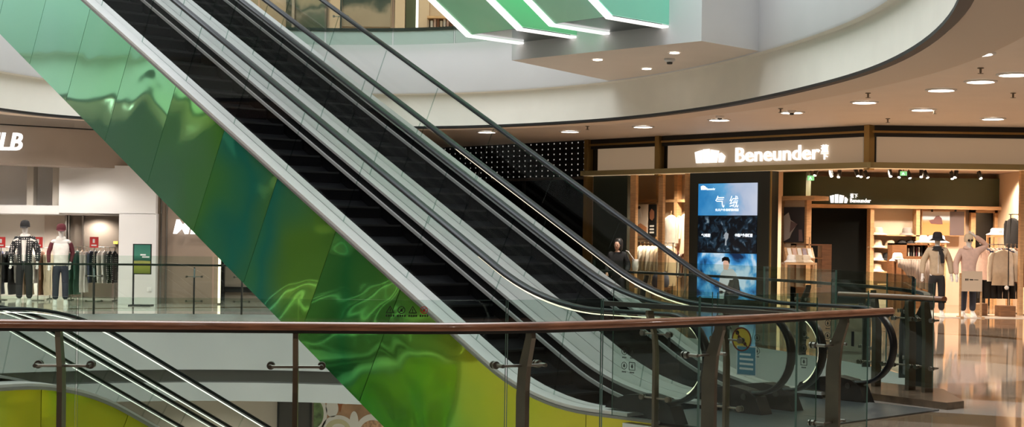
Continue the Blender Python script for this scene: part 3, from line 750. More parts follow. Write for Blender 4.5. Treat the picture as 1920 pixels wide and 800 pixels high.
def garment_meshes(kind, thick):
    """a garment hung by its shoulders; width along y, thickness along x, hook at z=0"""
    L_ = {'jacket': .72, 'coat': 1.0, 'shirt': .68, 'trousers': .95, 'dress': 1.05}[kind]
    b = MB(); rr = random.Random(thick*1000)
    if kind == 'trousers':
        for sy in (-1, 1):
            b.loft([ell(0, sy*.07, -.10, thick*.9, .085), ell(0.01, sy*.08, -.5, thick*.8, .085), ell(-.01, sy*.08, -.10-L_*.8, thick*.6, .07), ell(0, sy*.08, -.10-L_, thick*.6, .07)])
    else:
        flare = .27 if kind in ('coat', 'dress') else .235
        b.loft([ell(0, 0, -.07, .03, .06), ell(0, 0, -.10, .045, .14), ell(0, 0, -.145, thick*.8, .21), ell(.01, 0, -.26, thick*1.1, .225), ell(0, .01, -.45, thick, .215), ell(-.01, 0, -.10-L_*.8, thick*1.05, flare-.01), ell(.01, 0, -.10-L_, thick*.95, flare)])
        for sy in (-1, 1):
            b.loft([ell(0, sy*.20, -.13, thick*.6, .05), ell(.01, sy*.245, -.22, thick*.75, .06), ell(.02, sy*.27, -.45, thick*.65, .055), ell(.03, sy*.27, -.70, thick*.55, .045), ell(.03, sy*.27, -.74, thick*.6, .05)])
    h = MB(); h.tube([(0, -.2, -.135), (0, 0, -.055), (0, .2, -.135)], .009, 6)
    h.tube([(0, 0, -.055), (0, 0, -.01), (0, .018, .018), (0, .0, .036), (0, -.018, .02)], .0045, 6)
    return b, h
GP = {}
def garment(kind, col, thick, P, rz, label, group=None):
    key = (kind, round(thick, 3))
    if key not in GP:
        b, h = garment_meshes(kind, thick); e = thing(kind, 'x', kind, world=False)
        b.build('body', CL[col], e, smooth=60); h.build('hanger', wood_l, e, smooth=60); GP[key] = e; o = e
        e['used'] = 0
        del e['used']
    else:
        o = copy_tree(GP[key])
        for c in o.children:
            if c.name.startswith('body'): c.data = c.data.copy(); c.data.materials[0] = CL[col]
    o.location = P; o.rotation_euler = (0, 0, rz); tag(o, label, kind, group); return o
ORD = ['first', 'second', 'third', 'fourth', 'fifth', 'sixth', 'seventh', 'eighth', 'ninth', 'tenth', 'eleventh', 'twelfth', 'thirteenth', 'fourteenth', 'fifteenth']
CN = {'denim': 'dark denim', 'red': 'maroon', 'green': 'dark green', 'monogram': 'black and white monogrammed', 'pink': 'pale pink'}
def rack(name, label, a, b_, z, items, where, rz_items, thick=.05, rail=True, feet=0.0, m=None):
    """a hanging rail from a to b_ and its garments, left to right"""
    a, b_ = Vector(a), Vector(b_)
    if rail:
        r = thing(name, label, 'clothes rack', (a+b_)/2*1)
        m = m or steel_dark
        q = MB(); q.tube([a+Vector((0,0,z)), b_+Vector((0,0,z))], .010, 8); q.build('rail', m, r, smooth=40)
        for e, s in ((a, 1), (b_, -1)):
            q = MB(); d = (b_-a).normalized()*.05*s; nrm = Vector((-(b_-a).y, (b_-a).x, 0)).normalized()
            q.tube([e+d+Vector((0,0,feet)), e+d+Vector((0,0,z))], .014, 8)
            q.tube([e+d-nrm*.22+Vector((0,0,feet+.014)), e+d+nrm*.22+Vector((0,0,feet+.014))], .014, 8); q.build('stand', m, r, smooth=40)
    n = len(items); thick = min(thick, (b_-a).length/(n+.4)*.36)
    for i, (kind, col) in enumerate(items):
        p = a.lerp(b_, (i+.7)/(n+.4)); p.z = z-.018
        garment(kind, col, thick*(1+.1*((i*7) % 3)), p, rz_items+R((((i*37) % 11)-5)*.3), f'{CN.get(col, col).replace("black and white monogrammed", "monogrammed")} {kind} {ORD[i]} from the left {where}', None)
def hat(kind, col, P, label, group=None, sc=1.0, rz=0):
    o = thing('hat', label, 'hat', P, rz, group, world=False); o.scale = (sc,)*3
    b = MB()
    if kind == 'cap':
        b.lathe([(.0, .13), (.04, .128), (.075, .11), (.095, .07), (.098, .01), (.098, 0), (.02, .0)], n=20); b.build('crown', CL[col], o, smooth=60)
        q = MB(); q.loft([[Vector((.085*math.sin(a), -.05-.05*math.cos(a)-d*math.cos(a), z)) for a in [R(-70+140*k/8) for k in range(9)]] for d, z in ((-.0, .016), (.075, .004))], caps=False, closed=False)
        q2 = MB(); q2.loft([[v for v in q.v[:9]], [v for v in q.v[9:]], [v-Vector((0,0,.006)) for v in q.v[9:]], [v-Vector((0,0,.006)) for v in q.v[:9]], [v for v in q.v[:9]]], caps=False, closed=False); q2.build('peak', CL[col], o, smooth=50)
    else:
        b.lathe([(.0, .125), (.06, .122), (.085, .10), (.098, .03), (.10, 0), (.02, .0)], n=20); b.build('crown', CL[col], o, smooth=60)
        w = .19 if kind == 'wide' else .15
        q = MB(); q.lathe([(.096, .02), (w, -.022), (w+.004, -.03), (w, -.034), (.096, .008)], n=24); q.build('brim', CL[col], o, smooth=60)
    return o
def skin_mesh(name, J, E_, m, parent, sub=2, root=0):
    """one continuous surface grown round a skeleton: J {joint: (x,y,z,r)} in the parent's space"""
    ks = list(J); me = bpy.data.meshes.new(name)
    me.from_pydata([J[k][:3] for k in ks], [(ks.index(a), ks.index(b)) for a, b in E_], [])
    o = bpy.data.objects.new(name, me); COL.objects.link(o); me.materials.append(m)
    sk = o.modifiers.new('skin', 'SKIN'); sk.use_smooth_shade = True
    for i, k in enumerate(ks):
        r = J[k][3]; me.skin_vertices[0].data[i].radius = (r, r) if len(J[k]) < 5 else (J[k][3], J[k][4])
        me.skin_vertices[0].data[i].use_root = (i == root)
    sb = o.modifiers.new('sub', 'SUBSURF'); sb.levels = sub; sb.render_levels = sub
    o.parent = parent; return o
def arm(side, el, wr):
    return {f'sh{side}': (.165*side, .01, 1.42, .052), f'el{side}': (*el, .040), f'wr{side}': (*wr, .027)}
def figure(name, label, cat, P, rz, skin_mat, armL, armR, jacket, trousers, shoes, sc=1.0, headless_face=True, extra=None, sleeves=None, lean=(0, 0), stride=0.0):
    """standing clothed figure facing -y; armL/armR = (elbow, wrist) for the figure's sides x<0 and x>0"""
    o = thing(name, label, cat, P, rz, world=False); o.scale = (sc,)*3
    lx, ly = lean
    J = {'pelvis': (0, 0, .96, .115, .09), 'belly': (lx*.3, ly*.3, 1.12, .105, .085), 'chest': (lx*.7, ly*.7, 1.31, .125, .09), 'neckbase': (lx, ly, 1.455, .06), 'neck': (lx, ly-.005, 1.51, .045), 'skull': (lx, ly-.01, 1.61, .075), 'crown': (lx, ly, 1.72, .06)}
    Ed = [('pelvis', 'belly'), ('belly', 'chest'), ('chest', 'neckbase'), ('neckbase', 'neck'), ('neck', 'skull'), ('skull', 'crown')]
    arms = {}
    for s, (el, wr) in ((-1, armL), (1, armR)):
        J[f'sh{s}'] = (.165*s+lx, ly, 1.42, .05); J[f'el{s}'] = (*el, .038); J[f'wr{s}'] = (*wr, .025)
        Ed += [('chest', f'sh{s}'), (f'sh{s}', f'el{s}'), (f'el{s}', f'wr{s}')]
        e, w = Vector(el), Vector(wr); d = (w-e).normalized(); side = d.cross(Vector((0, 1, 0.01))).normalized(); bend = d.cross(side).normalized()
        pm = w+d*.085; J[f'palm{s}'] = (*pm, .030, .016); Ed.append((f'wr{s}', f'palm{s}'))
        for f, (off, ln) in enumerate(((-.024, .060), (-.008, .075), (.008, .070), (.023, .052))):
            k1 = pm+side*off+d*(ln*.5)+bend*.006; k2 = pm+side*off+d*ln+bend*.02
            J[f'f{s}{f}a'] = (*k1, .0085); J[f'f{s}{f}b'] = (*k2, .007); Ed += [(f'palm{s}', f'f{s}{f}a'), (f'f{s}{f}a', f'f{s}{f}b')]
        t1 = w+d*.04-side*.035*s; t2 = t1+d*.045-side*.012*s; J[f't{s}a'] = (*t1, .010); J[f't{s}b'] = (*t2, .008); Ed += [(f'wr{s}', f't{s}a'), (f't{s}a', f't{s}b')]
        J[f'hip{s}'] = (.085*s, 0, .90, .085); J[f'kn{s}'] = (.10*s, -.01-stride*s, .50, .055); J[f'an{s}'] = (.105*s, .02-stride*s*1.3, .09, .037); J[f'toe{s}'] = (.12*s, -.13-stride*s*1.3, .035, .03)
        Ed += [('pelvis', f'hip{s}'), (f'hip{s}', f'kn{s}'), (f'kn{s}', f'an{s}'), (f'an{s}', f'toe{s}')]
        arms[s] = (el, wr)
    skin_mesh('body', J, Ed, skin_mat, o)
    # jacket: a slightly larger shell over trunk and arms
    Jj = {'hem': (0, 0, .845, .165, .135), 'waist': (0, 0, .92, .165, .13), 'belly': (lx*.3, ly*.3, 1.10, .165, .125), 'chest': (lx*.7, ly*.7, 1.30, .170, .122), 'collar': (lx, ly, 1.44, .08)}
    Ej = [('hem', 'waist'), ('waist', 'belly'), ('belly', 'chest'), ('chest', 'collar')]
    sl = sleeves is not None
    for s in (-1, 1):
        el, wr = arms[s]; a = {f'sh{s}': (.175*s+lx, ly, 1.395, .082), f'el{s}': (*el, .070), f'cuff{s}': (*(Vector(el).lerp(Vector(wr), .95)), .052)}
        e = [(f'sh{s}', f'el{s}'), (f'el{s}', f'cuff{s}')]
        if sl: a = {k_: (*v_[:3], v_[3]*.74) for k_, v_ in a.items()}; skin_mesh('sleeve', a, e, sleeves, o)
        else: Jj.update(a); Ej += [('chest', f'sh{s}')]+e
    if sl:
        for s in (-1, 1): Jj[f'sh{s}'] = (.15*s+lx, ly, 1.40, .070); Ej.append(('chest', f'sh{s}'))
    skin_mesh('jacket', Jj, Ej, jacket, o)
    Jt = {'waist': (0, 0, .98, .125, .10), 'seat': (0, 0.01, .90, .135, .11)}; Et = [('waist', 'seat')]
    for s in (-1, 1):
        Jt[f'th{s}'] = (.09*s, 0, .80, .098); Jt[f'kn{s}'] = (.10*s, -.01-stride*s, .50, .080); Jt[f'hem{s}'] = (.105*s, .015-stride*s*1.3, .12, .070); Et += [('seat', f'th{s}'), (f'th{s}', f'kn{s}'), (f'kn{s}', f'hem{s}')]
    skin_mesh('trousers', Jt, Et, trousers, o)
    for s in (-1, 1):
        b = MB(); y0 = -stride*s*1.3
        b.loft([ell(.112*s, -.04+y0, .0, .048, .135), ell(.112*s, -.04+y0, .03, .05, .14), ell(.112*s, -.01+y0, .07, .045, .10), ell(.108*s, .02+y0, .11, .042, .05)]); b.build('shoe', shoes, o, smooth=60)
    if extra: extra(o)
    return o
def shell(parent, name, rings, m): b = MB(); b.loft(rings); return b.build(name, m, parent, smooth=60)
def cap_on(o, m, z=1.64, back=False):
    c = MB(); c.lathe([(0, .15), (.05, .145), (.085, .12), (.102, .06), (.104, .0), (.02, 0)], c=(0, -.005, z), n=20); k = c.build('cap', m, o, smooth=60)
    s = 1 if back else -1; q = MB(); q.loft([ell(0, s*.09, z+.006, .085, .04), ell(0, s*.155, z-.012, .075, .05), ell(0, s*.155, z-.02, .075, .05), ell(0, s*.09, z-.004, .085, .04)]); q.build('peak', m, k, smooth=50)
# ------------------------------------------------------------------ helpers for shop fronts
def pbox(x0, y0, x1, y1, D, dep, b=None, mi=0):
    """box whose front fills a measured rectangle at depth D"""
    ym, xm = (y0+y1)/2, (x0+x1)/2
    X0, X1 = at(x0, ym, D).x, at(x1, ym, D).x; Z1, Z0 = at(xm, y0, D).z, at(xm, y1, D).z
    b = b or MB(); b.box(X0, D, Z0, X1, D+dep, Z1, mi); return b
def pz(x, y, D): return at(x, y, D).z
def px_(x, D, y=450): return at(x, y, D).x
# ------------------------------------------------------------------ left shop
LD = 33.6
bul = [at(x, 270, d) for x, d in ((-90, 31.4), (0, 32), (130, 32.9), (262, 34.0))]
bul = [Vector((p.x, p.y, 0)) for p in bul]
b = MB(); b.prism(bul+[p+Vector((0, 1.2, 0)) for p in bul[::-1]], 3.07, 3.92); struct(b.build('trim_10', taupe))
b = MB(); b.prism([p+Vector((0,.35,0)) for p in bul]+[p+Vector((0, 1.1, 0)) for p in bul[::-1]], 3.92, 4.32); struct(b.build('trim_11', white_w))
b = MB(); b.prism([p+Vector((0,-.02,0)) for p in bul]+[p+Vector((0, .0, 0)) for p in bul[::-1]], 3.90, 3.925); struct(b.build('trim_12', black))
b = MB()
pbox(110, 310, 292, 400, LD, .2, b); pbox(-90, 386, 110, 400, LD, .2, b)
X0, X1 = px_(222, LD), px_(292, LD); b.box(X0, LD, 0, X1, LD+.2, pz(255, 400, LD))
b.box(px_(-90, LD), LD+.9, pz(20, 392, LD), X0+.1, LD+1.1, 3.3)
b.box(px_(-90, LD), LD+.2, pz(20, 386, LD)-.02, X0, LD+1.0, pz(20, 386, LD)+.03)
struct(b.build('wall_left_shop', white_w))
b = MB(); pbox(50, 309, 62, 386, LD+.25, .3, b); pbox(98, 309, 110, 386, LD+.25, .3, b); struct(b.build('trim_13', mat('warm_grey_plaster', (.50,.46,.40), .6)))
b = MB(); b.box(px_(-100, 37.5), 37.5, 0, px_(128, 37.5), 37.7, 3.3); struct(b.build('wall_left_shop_back', mat('pale_interior_wall', (.74,.70,.63), .6)))
b = MB(); pbox(82, 404, 120, 560, 37.2, .25, b); struct(b.build('trim_14', taupe))
g = thing('glass_partition', 'dark tinted glass partition inside the white shop behind the right hand clothes rack', 'partition', (px_(172, 36.2), 36.2, 0))
b = MB(); b.box(px_(121, 36.2), 36.2, 0, px_(226, 36.2), 36.3, pz(170, 404, 36.2)); b.build('panel', mat('smoked_brown_glass', (.10,.082,.066), .15), g)
b = MB()
for x in (121, 126, 152, 223): b.box(px_(x, 36.1), 36.12, 0, px_(x, 36.1)+.035, 36.2, pz(170, 402, 36.1))
b.build('frame', steel, g)
b = MB(); pbox(212, 452, 220, 457, 36.15, .03, b); b.build('sticker', yellow_p, g)
b = MB(); b.box(px_(-100, 36), 33.8, 2.02, px_(224, 36), 37.5, 2.08); struct(b.build('ceiling_left_shop', white_w))
def shop_text(body, x0, y0, x1, y1, D, m, cat_label, depth=.05, shear=.0, bold=.0, nm='shop_sign'):
    p = at(x0, y1, D); w = (at(x1, y1, D).x-p.x)*.9; h = at(x0, y0, D).z-p.z
    return thing(nm, cat_label, 'sign', p), p, w, h
t, p, w, h = shop_text('MLB', -34, 248, 50, 281, 31.75, signw, 'white slanted sign letters on the taupe band over the white shop', .08)
b0 = text('MLB', p, (1, .02, 0), (0,0,1), w=w, h=h, depth=.08, shear=.2, bold=.02, name='letters', m=signw, parent=t)
t, p, w, h = shop_text('MLB', 325, 411, 408, 438, 33.85, signw, 'white slanted sign letters on the taupe wall beside the green escalator side')
text('MLB', p, (1, 0, 0), (0,0,1), w=w, h=h, depth=.07, shear=.2, bold=.02, name='letters', m=signw, parent=t)
b = MB(); b.box(px_(293, 34), 34, 0, px_(408, 34), 34.3, 3.9); b.box(px_(290, 34), 34.05, 0, px_(293.5, 34), 34.3, 3.9)
struct(b.build('wall_sign_shop', mat('taupe_panel', (.27,.205,.155), .45, vary=.05, vscale=2)))
b = MB(); b.box(px_(300, 34), 33.98, 0, px_(303, 34), 34.01, 3.9); b.box(px_(311, 34), 33.97, 0, px_(313, 34), 34.01, 3.9); struct(b.build('trim_15', steel))
t = thing('light_strip', 'glowing vertical light strip at the edge of the taupe wall', 'light', (px_(411, 33.9), 33.9, 0)); b = MB(); b.box(px_(409, 33.9), 33.9, .03, px_(413, 33.9), 33.98, pz(411, 430, 33.9)); b.build('tube', led, t)
b = MB(); b.box(px_(413, 36), 36, 0, px_(760, 36), 36.2, 3.9); struct(b.build('wall_recess', mat('recess_wall', (.42,.35,.29), .5)))
b = MB(); pbox(420, 538, 520, 548, 35.9, .1, b); b.box(px_(413, 35.9), 35.85, 0, px_(421, 35.9), 35.99, 1.1); struct(b.build('trim_16', black))
# poster on a stand, switch
t = thing('poster_stand', 'slim black poster stand with a green landscape poster before the white pillar', 'sign', at(250, 570, 32.8))
x0, x1 = px_(250, 32.8), px_(284, 32.8); z0, z1 = pz(267, 514, 32.8), pz(267, 457, 32.8); zf = 0
b = MB(); b.box(x0-.015, 32.8, zf, x0+.02, 32.83, z1); b.box(x0-.06, 32.62, zf, x1+.02, 33.0, zf+.025); b.build('stand', black, t)
b = MB(); b.box(x0, 32.78, z0, x1, 32.81, z1); b.build('frame', black, t)
def landscape(name, cols, z0, z1, wob=.05, scale=3):
    m = bpy.data.materials.new(name); m.use_nodes = True; N = m.node_tree.nodes; L = m.node_tree.links; bs = N['Principled BSDF']; bs.inputs['Roughness'].default_value = .35
    ge = N.new('ShaderNodeNewGeometry'); sx = N.new('ShaderNodeSeparateXYZ'); L.new(ge.outputs['Position'], sx.inputs[0])
    nz = N.new('ShaderNodeTexNoise'); nz.inputs['Scale'].default_value = scale; nz.inputs['Detail'].default_value = 5; L.new(ge.outputs['Position'], nz.inputs['Vector'])
    ma = N.new('ShaderNodeMath'); ma.operation = 'MULTIPLY_ADD'; ma.inputs[1].default_value = wob*2*(z1-z0); L.new(nz.outputs['Fac'], ma.inputs[0]); L.new(sx.outputs['Z'], ma.inputs[2])
    mr = N.new('ShaderNodeMapRange'); mr.inputs[1].default_value = z0+wob*(z1-z0); mr.inputs[2].default_value = z1+wob*(z1-z0); L.new(ma.outputs[0], mr.inputs[0])
    cr = N.new('ShaderNodeValToRGB'); e = cr.color_ramp.elements
    while len(e) < len(cols): e.new(.5)
    for k, (q, c) in enumerate(cols): e[k].position = q; e[k].color = (*c, 1)
    L.new(mr.outputs[0], cr.inputs[0]); L.new(cr.outputs[0], bs.inputs['Base Color']); return m
b = MB(); b.box(x0+.02, 32.775, z0+.02, x1-.02, 32.78, z1-.02); b.build('poster', landscape('green_landscape_print', [(0, (.10,.14,.02)), (.3, (.25,.28,.05)), (.42, (.35,.33,.10)), (.46, (.02,.08,.06)), (.6, (.05,.20,.14)), (1, (.03,.15,.11))], z0, z1), t)
b = MB()
for k, (xa, ya, wx) in enumerate(((.2, .55, .16), (.16, .62, .12))): b.box(x0+xa, 32.77, z0+(z1-z0)*ya, x0+xa+wx, 32.775, z0+(z1-z0)*(ya+.045))
b.build('print', white_p, t)
t = thing('wall_switch', 'small white switch plate low on the white pillar', 'switch', at(279, 546, LD-.01)); b = MB(); pbox(275, 538, 283, 546, LD-.015, .015, b); pl = b.build('plate', mat('switch_white', (.85,.84,.82), .4), t); b = MB(); pbox(277.5, 539.5, 280.5, 544.5, LD-.022, .008, b); b.build('rocker', white_p, pl)
# clothes racks and price cards
rk1 = rack('clothes_rack', 'clothes rack at the right of the white shop with white and monogrammed clothes', (px_(130, 34.9), 34.9, 0), (px_(220, 34.9), 34.9, 0), 1.26,
     [('coat', 'green'), ('coat', 'green'), ('trousers', 'white'), ('trousers', 'white'), ('jacket', 'navy'), ('jacket', 'monogram'), ('jacket', 'white'), ('jacket', 'white'), ('jacket', 'monogram'), ('jacket', 'monogram')], 'on the right rack of the white shop', 0, .052, m=steel)
rack('clothes_rack', 'clothes rack behind the monogrammed mannequin in the white shop', (px_(-40, 35.3), 35.3, 0), (px_(98, 35.3), 35.3, 0), 1.22,
     [('coat', 'black'), ('coat', 'navy'), ('coat', 'black'), ('coat', 'navy'), ('jacket', 'black'), ('coat', 'black'), ('jacket', 'grey'), ('coat', 'beige'), ('coat', 'beige'), ('jacket', 'white'), ('coat', 'brown'), ('coat', 'beige')], 'on the left rack of the white shop', 0, .052, m=steel)
for x, lab in ((1, 'red price card leftmost in the white shop, at the edge of the photo'), (71, 'red price card between the two mannequins of the white shop'), (175.5, 'red price card over the right clothes rack of the white shop')):
    p = at(x, 464, 34.4); p.y = 34.4; t = thing('price_card', lab, 'sign', (p.x, p.y, 1.2)); w = .10; z0, z1 = pz(x, 464, 34.4), pz(x, 444, 34.4)
    b = MB(); b.box(p.x-w, 34.4, z0, p.x+w, 34.412, z1); b.build('card', red_p, t); b = MB(); b.box(p.x-.01, 34.412, 0.01, p.x+.01, 34.43, z1-.03); b.box(p.x-.12, 34.3, 0, p.x+.12, 34.54, .015); b.build('stem', steel, t)
    b = MB(); b.box(p.x-.03, 34.395, z0+.11, p.x+.02, 34.4, z0+.2); b.box(p.x-.06, 34.395, z0+.04, p.x+.06, 34.4, z0+.07); b.build('print', white_p, t)
def hood(m):
    def f(o): shell(o, 'hood', [ell(0, .02, 1.40, .10, .09), ell(0, .03, 1.45, .115, .10), ell(0, .04, 1.50, .095, .085), ell(0, .05, 1.52, .06, .05)], m)
    return f
def x1(o):
    hood(CL['white'])(o); cap_on(o, CL['black'], 1.655)
    shell(o, 'shirt', [ell(0, -.085, .93, .05, .045), ell(0, -.09, 1.15, .045, .045), ell(0, -.085, 1.38, .055, .04)], CL['white'])
    for s in (-1, 1): b = MB(); b.tube([(s*.12, -.075, 1.40), (s*.22, -.055, 1.36)], .022, 6); b.build('stripe', CL['white'], o, smooth=60)
M1 = figure('mannequin', 'white mannequin in black cap and black monogrammed jacket in the white shop', 'mannequin', (px_(46, 32.6), 32.6, 0), R(8), skin_w, ((-.27, .03, 1.15), (-.27, -.06, .90)), ((.27, .04, 1.15), (.27, -.02, .90)), CL['monogram'], CL['black'], CL['white'], 1.03, extra=x1)
def x2(o): hood(CL['white'])(o); cap_on(o, CL['red'], 1.645)
M2 = figure('mannequin', 'white mannequin in maroon cap and cream jacket with maroon sleeves', 'mannequin', (px_(114, 32.4), 32.4, 0), R(18), skin_w, ((-.26, .02, 1.15), (-.25, -.08, .90)), ((.25, .06, 1.16), (.2, .02, .92)), CL['white'], CL['denim'], CL['white'], 1.0, extra=x2, sleeves=CL['red'])

# ------------------------------------------------------------------ right shop front
K = Vector((8.17, 34, 0)); FL = Vector((-.684, .729, 0)).normalized(); FN = Vector((FL.y*-1, FL.x, 0)); FN = FN if FN.y < 0 else -FN
def q_of(x, y=450):
    a, _ = ray(x, y); return (K.x-K.y*a)/(-FL.x+FL.y*a)
def LFp(q, z, d=0): return K+FL*q+FN*d+Vector((0,0,z))
def lz(x, y, d=0): p = LFp(q_of(x, y), 0, d); return CZ+ray(x, y)[1]*p.y
def lfb(q0, q1, z0, z1, d0, d1, b=None, mi=0):
    b = b or MB(); q0, q1 = sorted((q0, q1))
    c = [LFp(q, 0, d) for q, d in ((q0, d0), (q1, d0), (q1, d1), (q0, d1))]
    b.hexa([Vector((p.x, p.y, z0)) for p in c]+[Vector((p.x, p.y, z1)) for p in c], mi); return b
XR = px_(2010, 34)
sf = thing('storefront', 'gold and black front of the outdoor clothes shop with lit cream sign panels', 'shop front', K)
qe = q_of(1101)
b = MB(); lfb(-.02, qe, 4.07, 4.33, -.25, 0, b); b.box(K.x, 34, 4.07, XR, 34.25, 4.33); lfb(-.02, qe, 3.40, 4.07, -.25, -.12, b); b.box(K.x, 34.12, 3.4, XR, 34.25, 4.07); b.build('header', black, sf)
b = MB(); lfb(0, qe, 4.155, 4.205, 0, .05, b); b.box(K.x, 33.95, 4.155, XR, 34, 4.205); b.build('top_rail', gold, sf)
pan = mat('backlit_cream_panel', (.52,.42,.31), .5, emit=(1,.74,.48), estr=.16)
for (qa, qb) in ((q_of(1247), q_of(1613)), (q_of(1116), q_of(1222))):
    b = lfb(qa, qb, 3.475, 4.075, -.11, -.04); b.build('sign_panel', pan, sf)
b = MB(); b.box(px_(1642, 34), 34.04, 3.475, XR, 34.11, 4.075); b.build('sign_panel', pan, sf)
b = MB(); lfb(-.2, qe+.1, 3.34, 3.47, -.25, .22, b); b.box(K.x-.1, 33.78, 3.34, XR, 34.25, 3.47); b.build('ledge', mat('brass_ledge', (.42,.36,.18), .35, .5), sf)
for q in (q_of(1627), q_of(1234), qe):
    b = MB(); lfb(q-.07, q+.07, 3.30 if q > -1 and q < 8 else 0, 4.33, -.1, .12, b); b.build('post', gold, sf)
b = MB(); b.box(px_(1911, 34), 33.95, 0, px_(1918, 34), 34.1, 3.34); b.build('post', wood_l, sf)
b = MB(); lfb(-.05, qe, 3.335, 3.34, -.2, .2, b); b.box(K.x, 33.8, 3.335, XR, 34.2, 3.34); b.build('light_strip', emis('shop_edge_light', (1, .8, .5), .3), sf)
# sign: fan mark, word and two stacked characters
sg = thing('shop_sign', 'white lit sign with a fan of bars and shop name on cream panel', 'sign', LFp(q_of(1420), 3.5, -.02))
def bars(b, P, rt, up, n, w, h, dep):
    for (xa, xb, ya, yb, ha, hb) in ((.0, .22, -.02, .07, .80, .93), (.28, .47, .0, .02, .98, 1.0), (.54, .79, -.02, .04, .95, .84), (.83, 1.02, -.06, .0, .72, .52)):
        q = [P+rt*(w*(xa+.05 if xa < .1 else xa-(.03 if xa > .5 else 0))), P+rt*(w*(xb if xa < .5 else xb-.06)), P+rt*(w*(xb+.01))+up*(h*hb), P+rt*(w*xa)+up*(h*ha)]
        if xa > .79: q = [P+rt*(w*xa-.02*w), P+rt*(w*.96), P+rt*(w*1.02)+up*(h*.42), P+rt*(w*.98)+up*(h*.52), P+rt*(w*.89)+up*(h*.70), P+rt*(w*.83)+up*(h*.62)]
        m = len(q); b.add(q+[x+n*dep for x in q], [list(range(m))[::-1], list(range(m, 2*m))]+[(i, (i+1) % m, m+(i+1) % m, m+i) for i in range(m)])
UPV = Vector((0,0,1))
qa, qb = q_of(1300), q_of(1355); z0, z1 = lz(1328, 305), lz(1328, 279)
b = MB(); bars(b, LFp(qa, z0, -.035), -FL, UPV, FN, abs(qa-qb), z1-z0, .05); b.build('logo', signw, sg)
qa, qb = q_of(1376), q_of(1533); z0, z1 = lz(1455, 301.5), lz(1455, 273.5)
text('Beneunder', LFp(qa, z0, -.035), -FL, UPV, w=abs(qa-qb), h=z1-z0, depth=.05, bold=.008, name='letters', m=signw, parent=sg)
qa, qb = q_of(1536), q_of(1549)
text('蕉', LFp(qa, lz(1542, 286), -.035), -FL, UPV, w=abs(qa-qb), h=lz(1542, 271)-lz(1542, 286), depth=.05, bold=.004, name='letters', m=signw, parent=sg)
text('下', LFp(qa, lz(1542, 299), -.035), -FL, UPV, w=abs(qa-qb), h=lz(1542, 287.5)-lz(1542, 299), depth=.05, bold=.004, name='letters', m=signw, parent=sg)
# dotted black panel and dark front further left
def dots_panel():
    m = bpy.data.materials.new('dotted_black_panel'); m.use_nodes = True; N = m.node_tree.nodes; L = m.node_tree.links; bs = N['Principled BSDF']; bs.inputs['Roughness'].default_value = .3
    tc = N.new('ShaderNodeNewGeometry'); d = N.new('ShaderNodeVectorMath'); d.operation = 'DOT_PRODUCT'; d.inputs[1].default_value = tuple(FL); L.new(tc.outputs['Position'], d.inputs[0])
    sx = N.new('ShaderNodeSeparateXYZ'); L.new(tc.outputs['Position'], sx.inputs[0])
    parts = []
    for src in (d.outputs['Value'], sx.outputs['Z']):
        a = N.new('ShaderNodeMath'); a.operation = 'MULTIPLY'; a.inputs[1].default_value = 1/.150 if src.node == sx else 1/.235; L.new(src, a.inputs[0])
        f = N.new('ShaderNodeMath'); f.operation = 'FRACT'; L.new(a.outputs[0], f.inputs[0])
        s = N.new('ShaderNodeMath'); s.operation = 'SUBTRACT'; s.inputs[1].default_value = .5; L.new(f.outputs[0], s.inputs[0])
        w = N.new('ShaderNodeMath'); w.operation = 'MULTIPLY'; w.inputs[1].default_value = .150 if src.node == sx else .235; L.new(s.outputs[0], w.inputs[0])
        p = N.new('ShaderNodeMath'); p.operation = 'POWER'; p.inputs[1].default_value = 2; L.new(w.outputs[0], p.inputs[0]); parts.append(p)
    ad = N.new('ShaderNodeMath'); L.new(parts[0].outputs[0], ad.inputs[0]); L.new(parts[1].outputs[0], ad.inputs[1])
    lt = N.new('ShaderNodeMath'); lt.operation = 'LESS_THAN'; lt.inputs[1].default_value = .021**2; L.new(ad.outputs[0], lt.inputs[0])
    mx = N.new('ShaderNodeMix'); mx.data_type = 'RGBA'; mx.inputs[6].default_value = (.008,.008,.01,1); mx.inputs[7].default_value = (.75,.72,.68,1); L.new(lt.outputs[0], mx.inputs[0]); L.new(mx.outputs[2], bs.inputs['Base Color'])
    bs.inputs['Emission Color'].default_value = (1, .95, .88, 1); e = N.new('ShaderNodeMath'); e.operation = 'MULTIPLY'; e.inputs[1].default_value = .35; L.new(lt.outputs[0], e.inputs[0]); L.new(e.outputs[0], bs.inputs['Emission Strength'])
    return m
df = thing('storefront', 'black shop front with a dotted white band, left of the cream sign panels', 'shop front', LFp(11, 0))
b = lfb(qe+.13, 17, 3.33, 4.33, -.2, -.02); b.build('dotted_panel', dots_panel(), df)
b = lfb(qe+.13, 17, 3.26, 3.33, -.2, .05); b.build('ledge', steel, df)
b = lfb(qe+.13, 17, .0, 3.26, -.25, -.1); b.build('dark_window', blackgloss, df)
for q in (11.5, 14): b = lfb(q, q+.08, 0, 3.26, -.1, -.04); b.build('mullion', black, df)
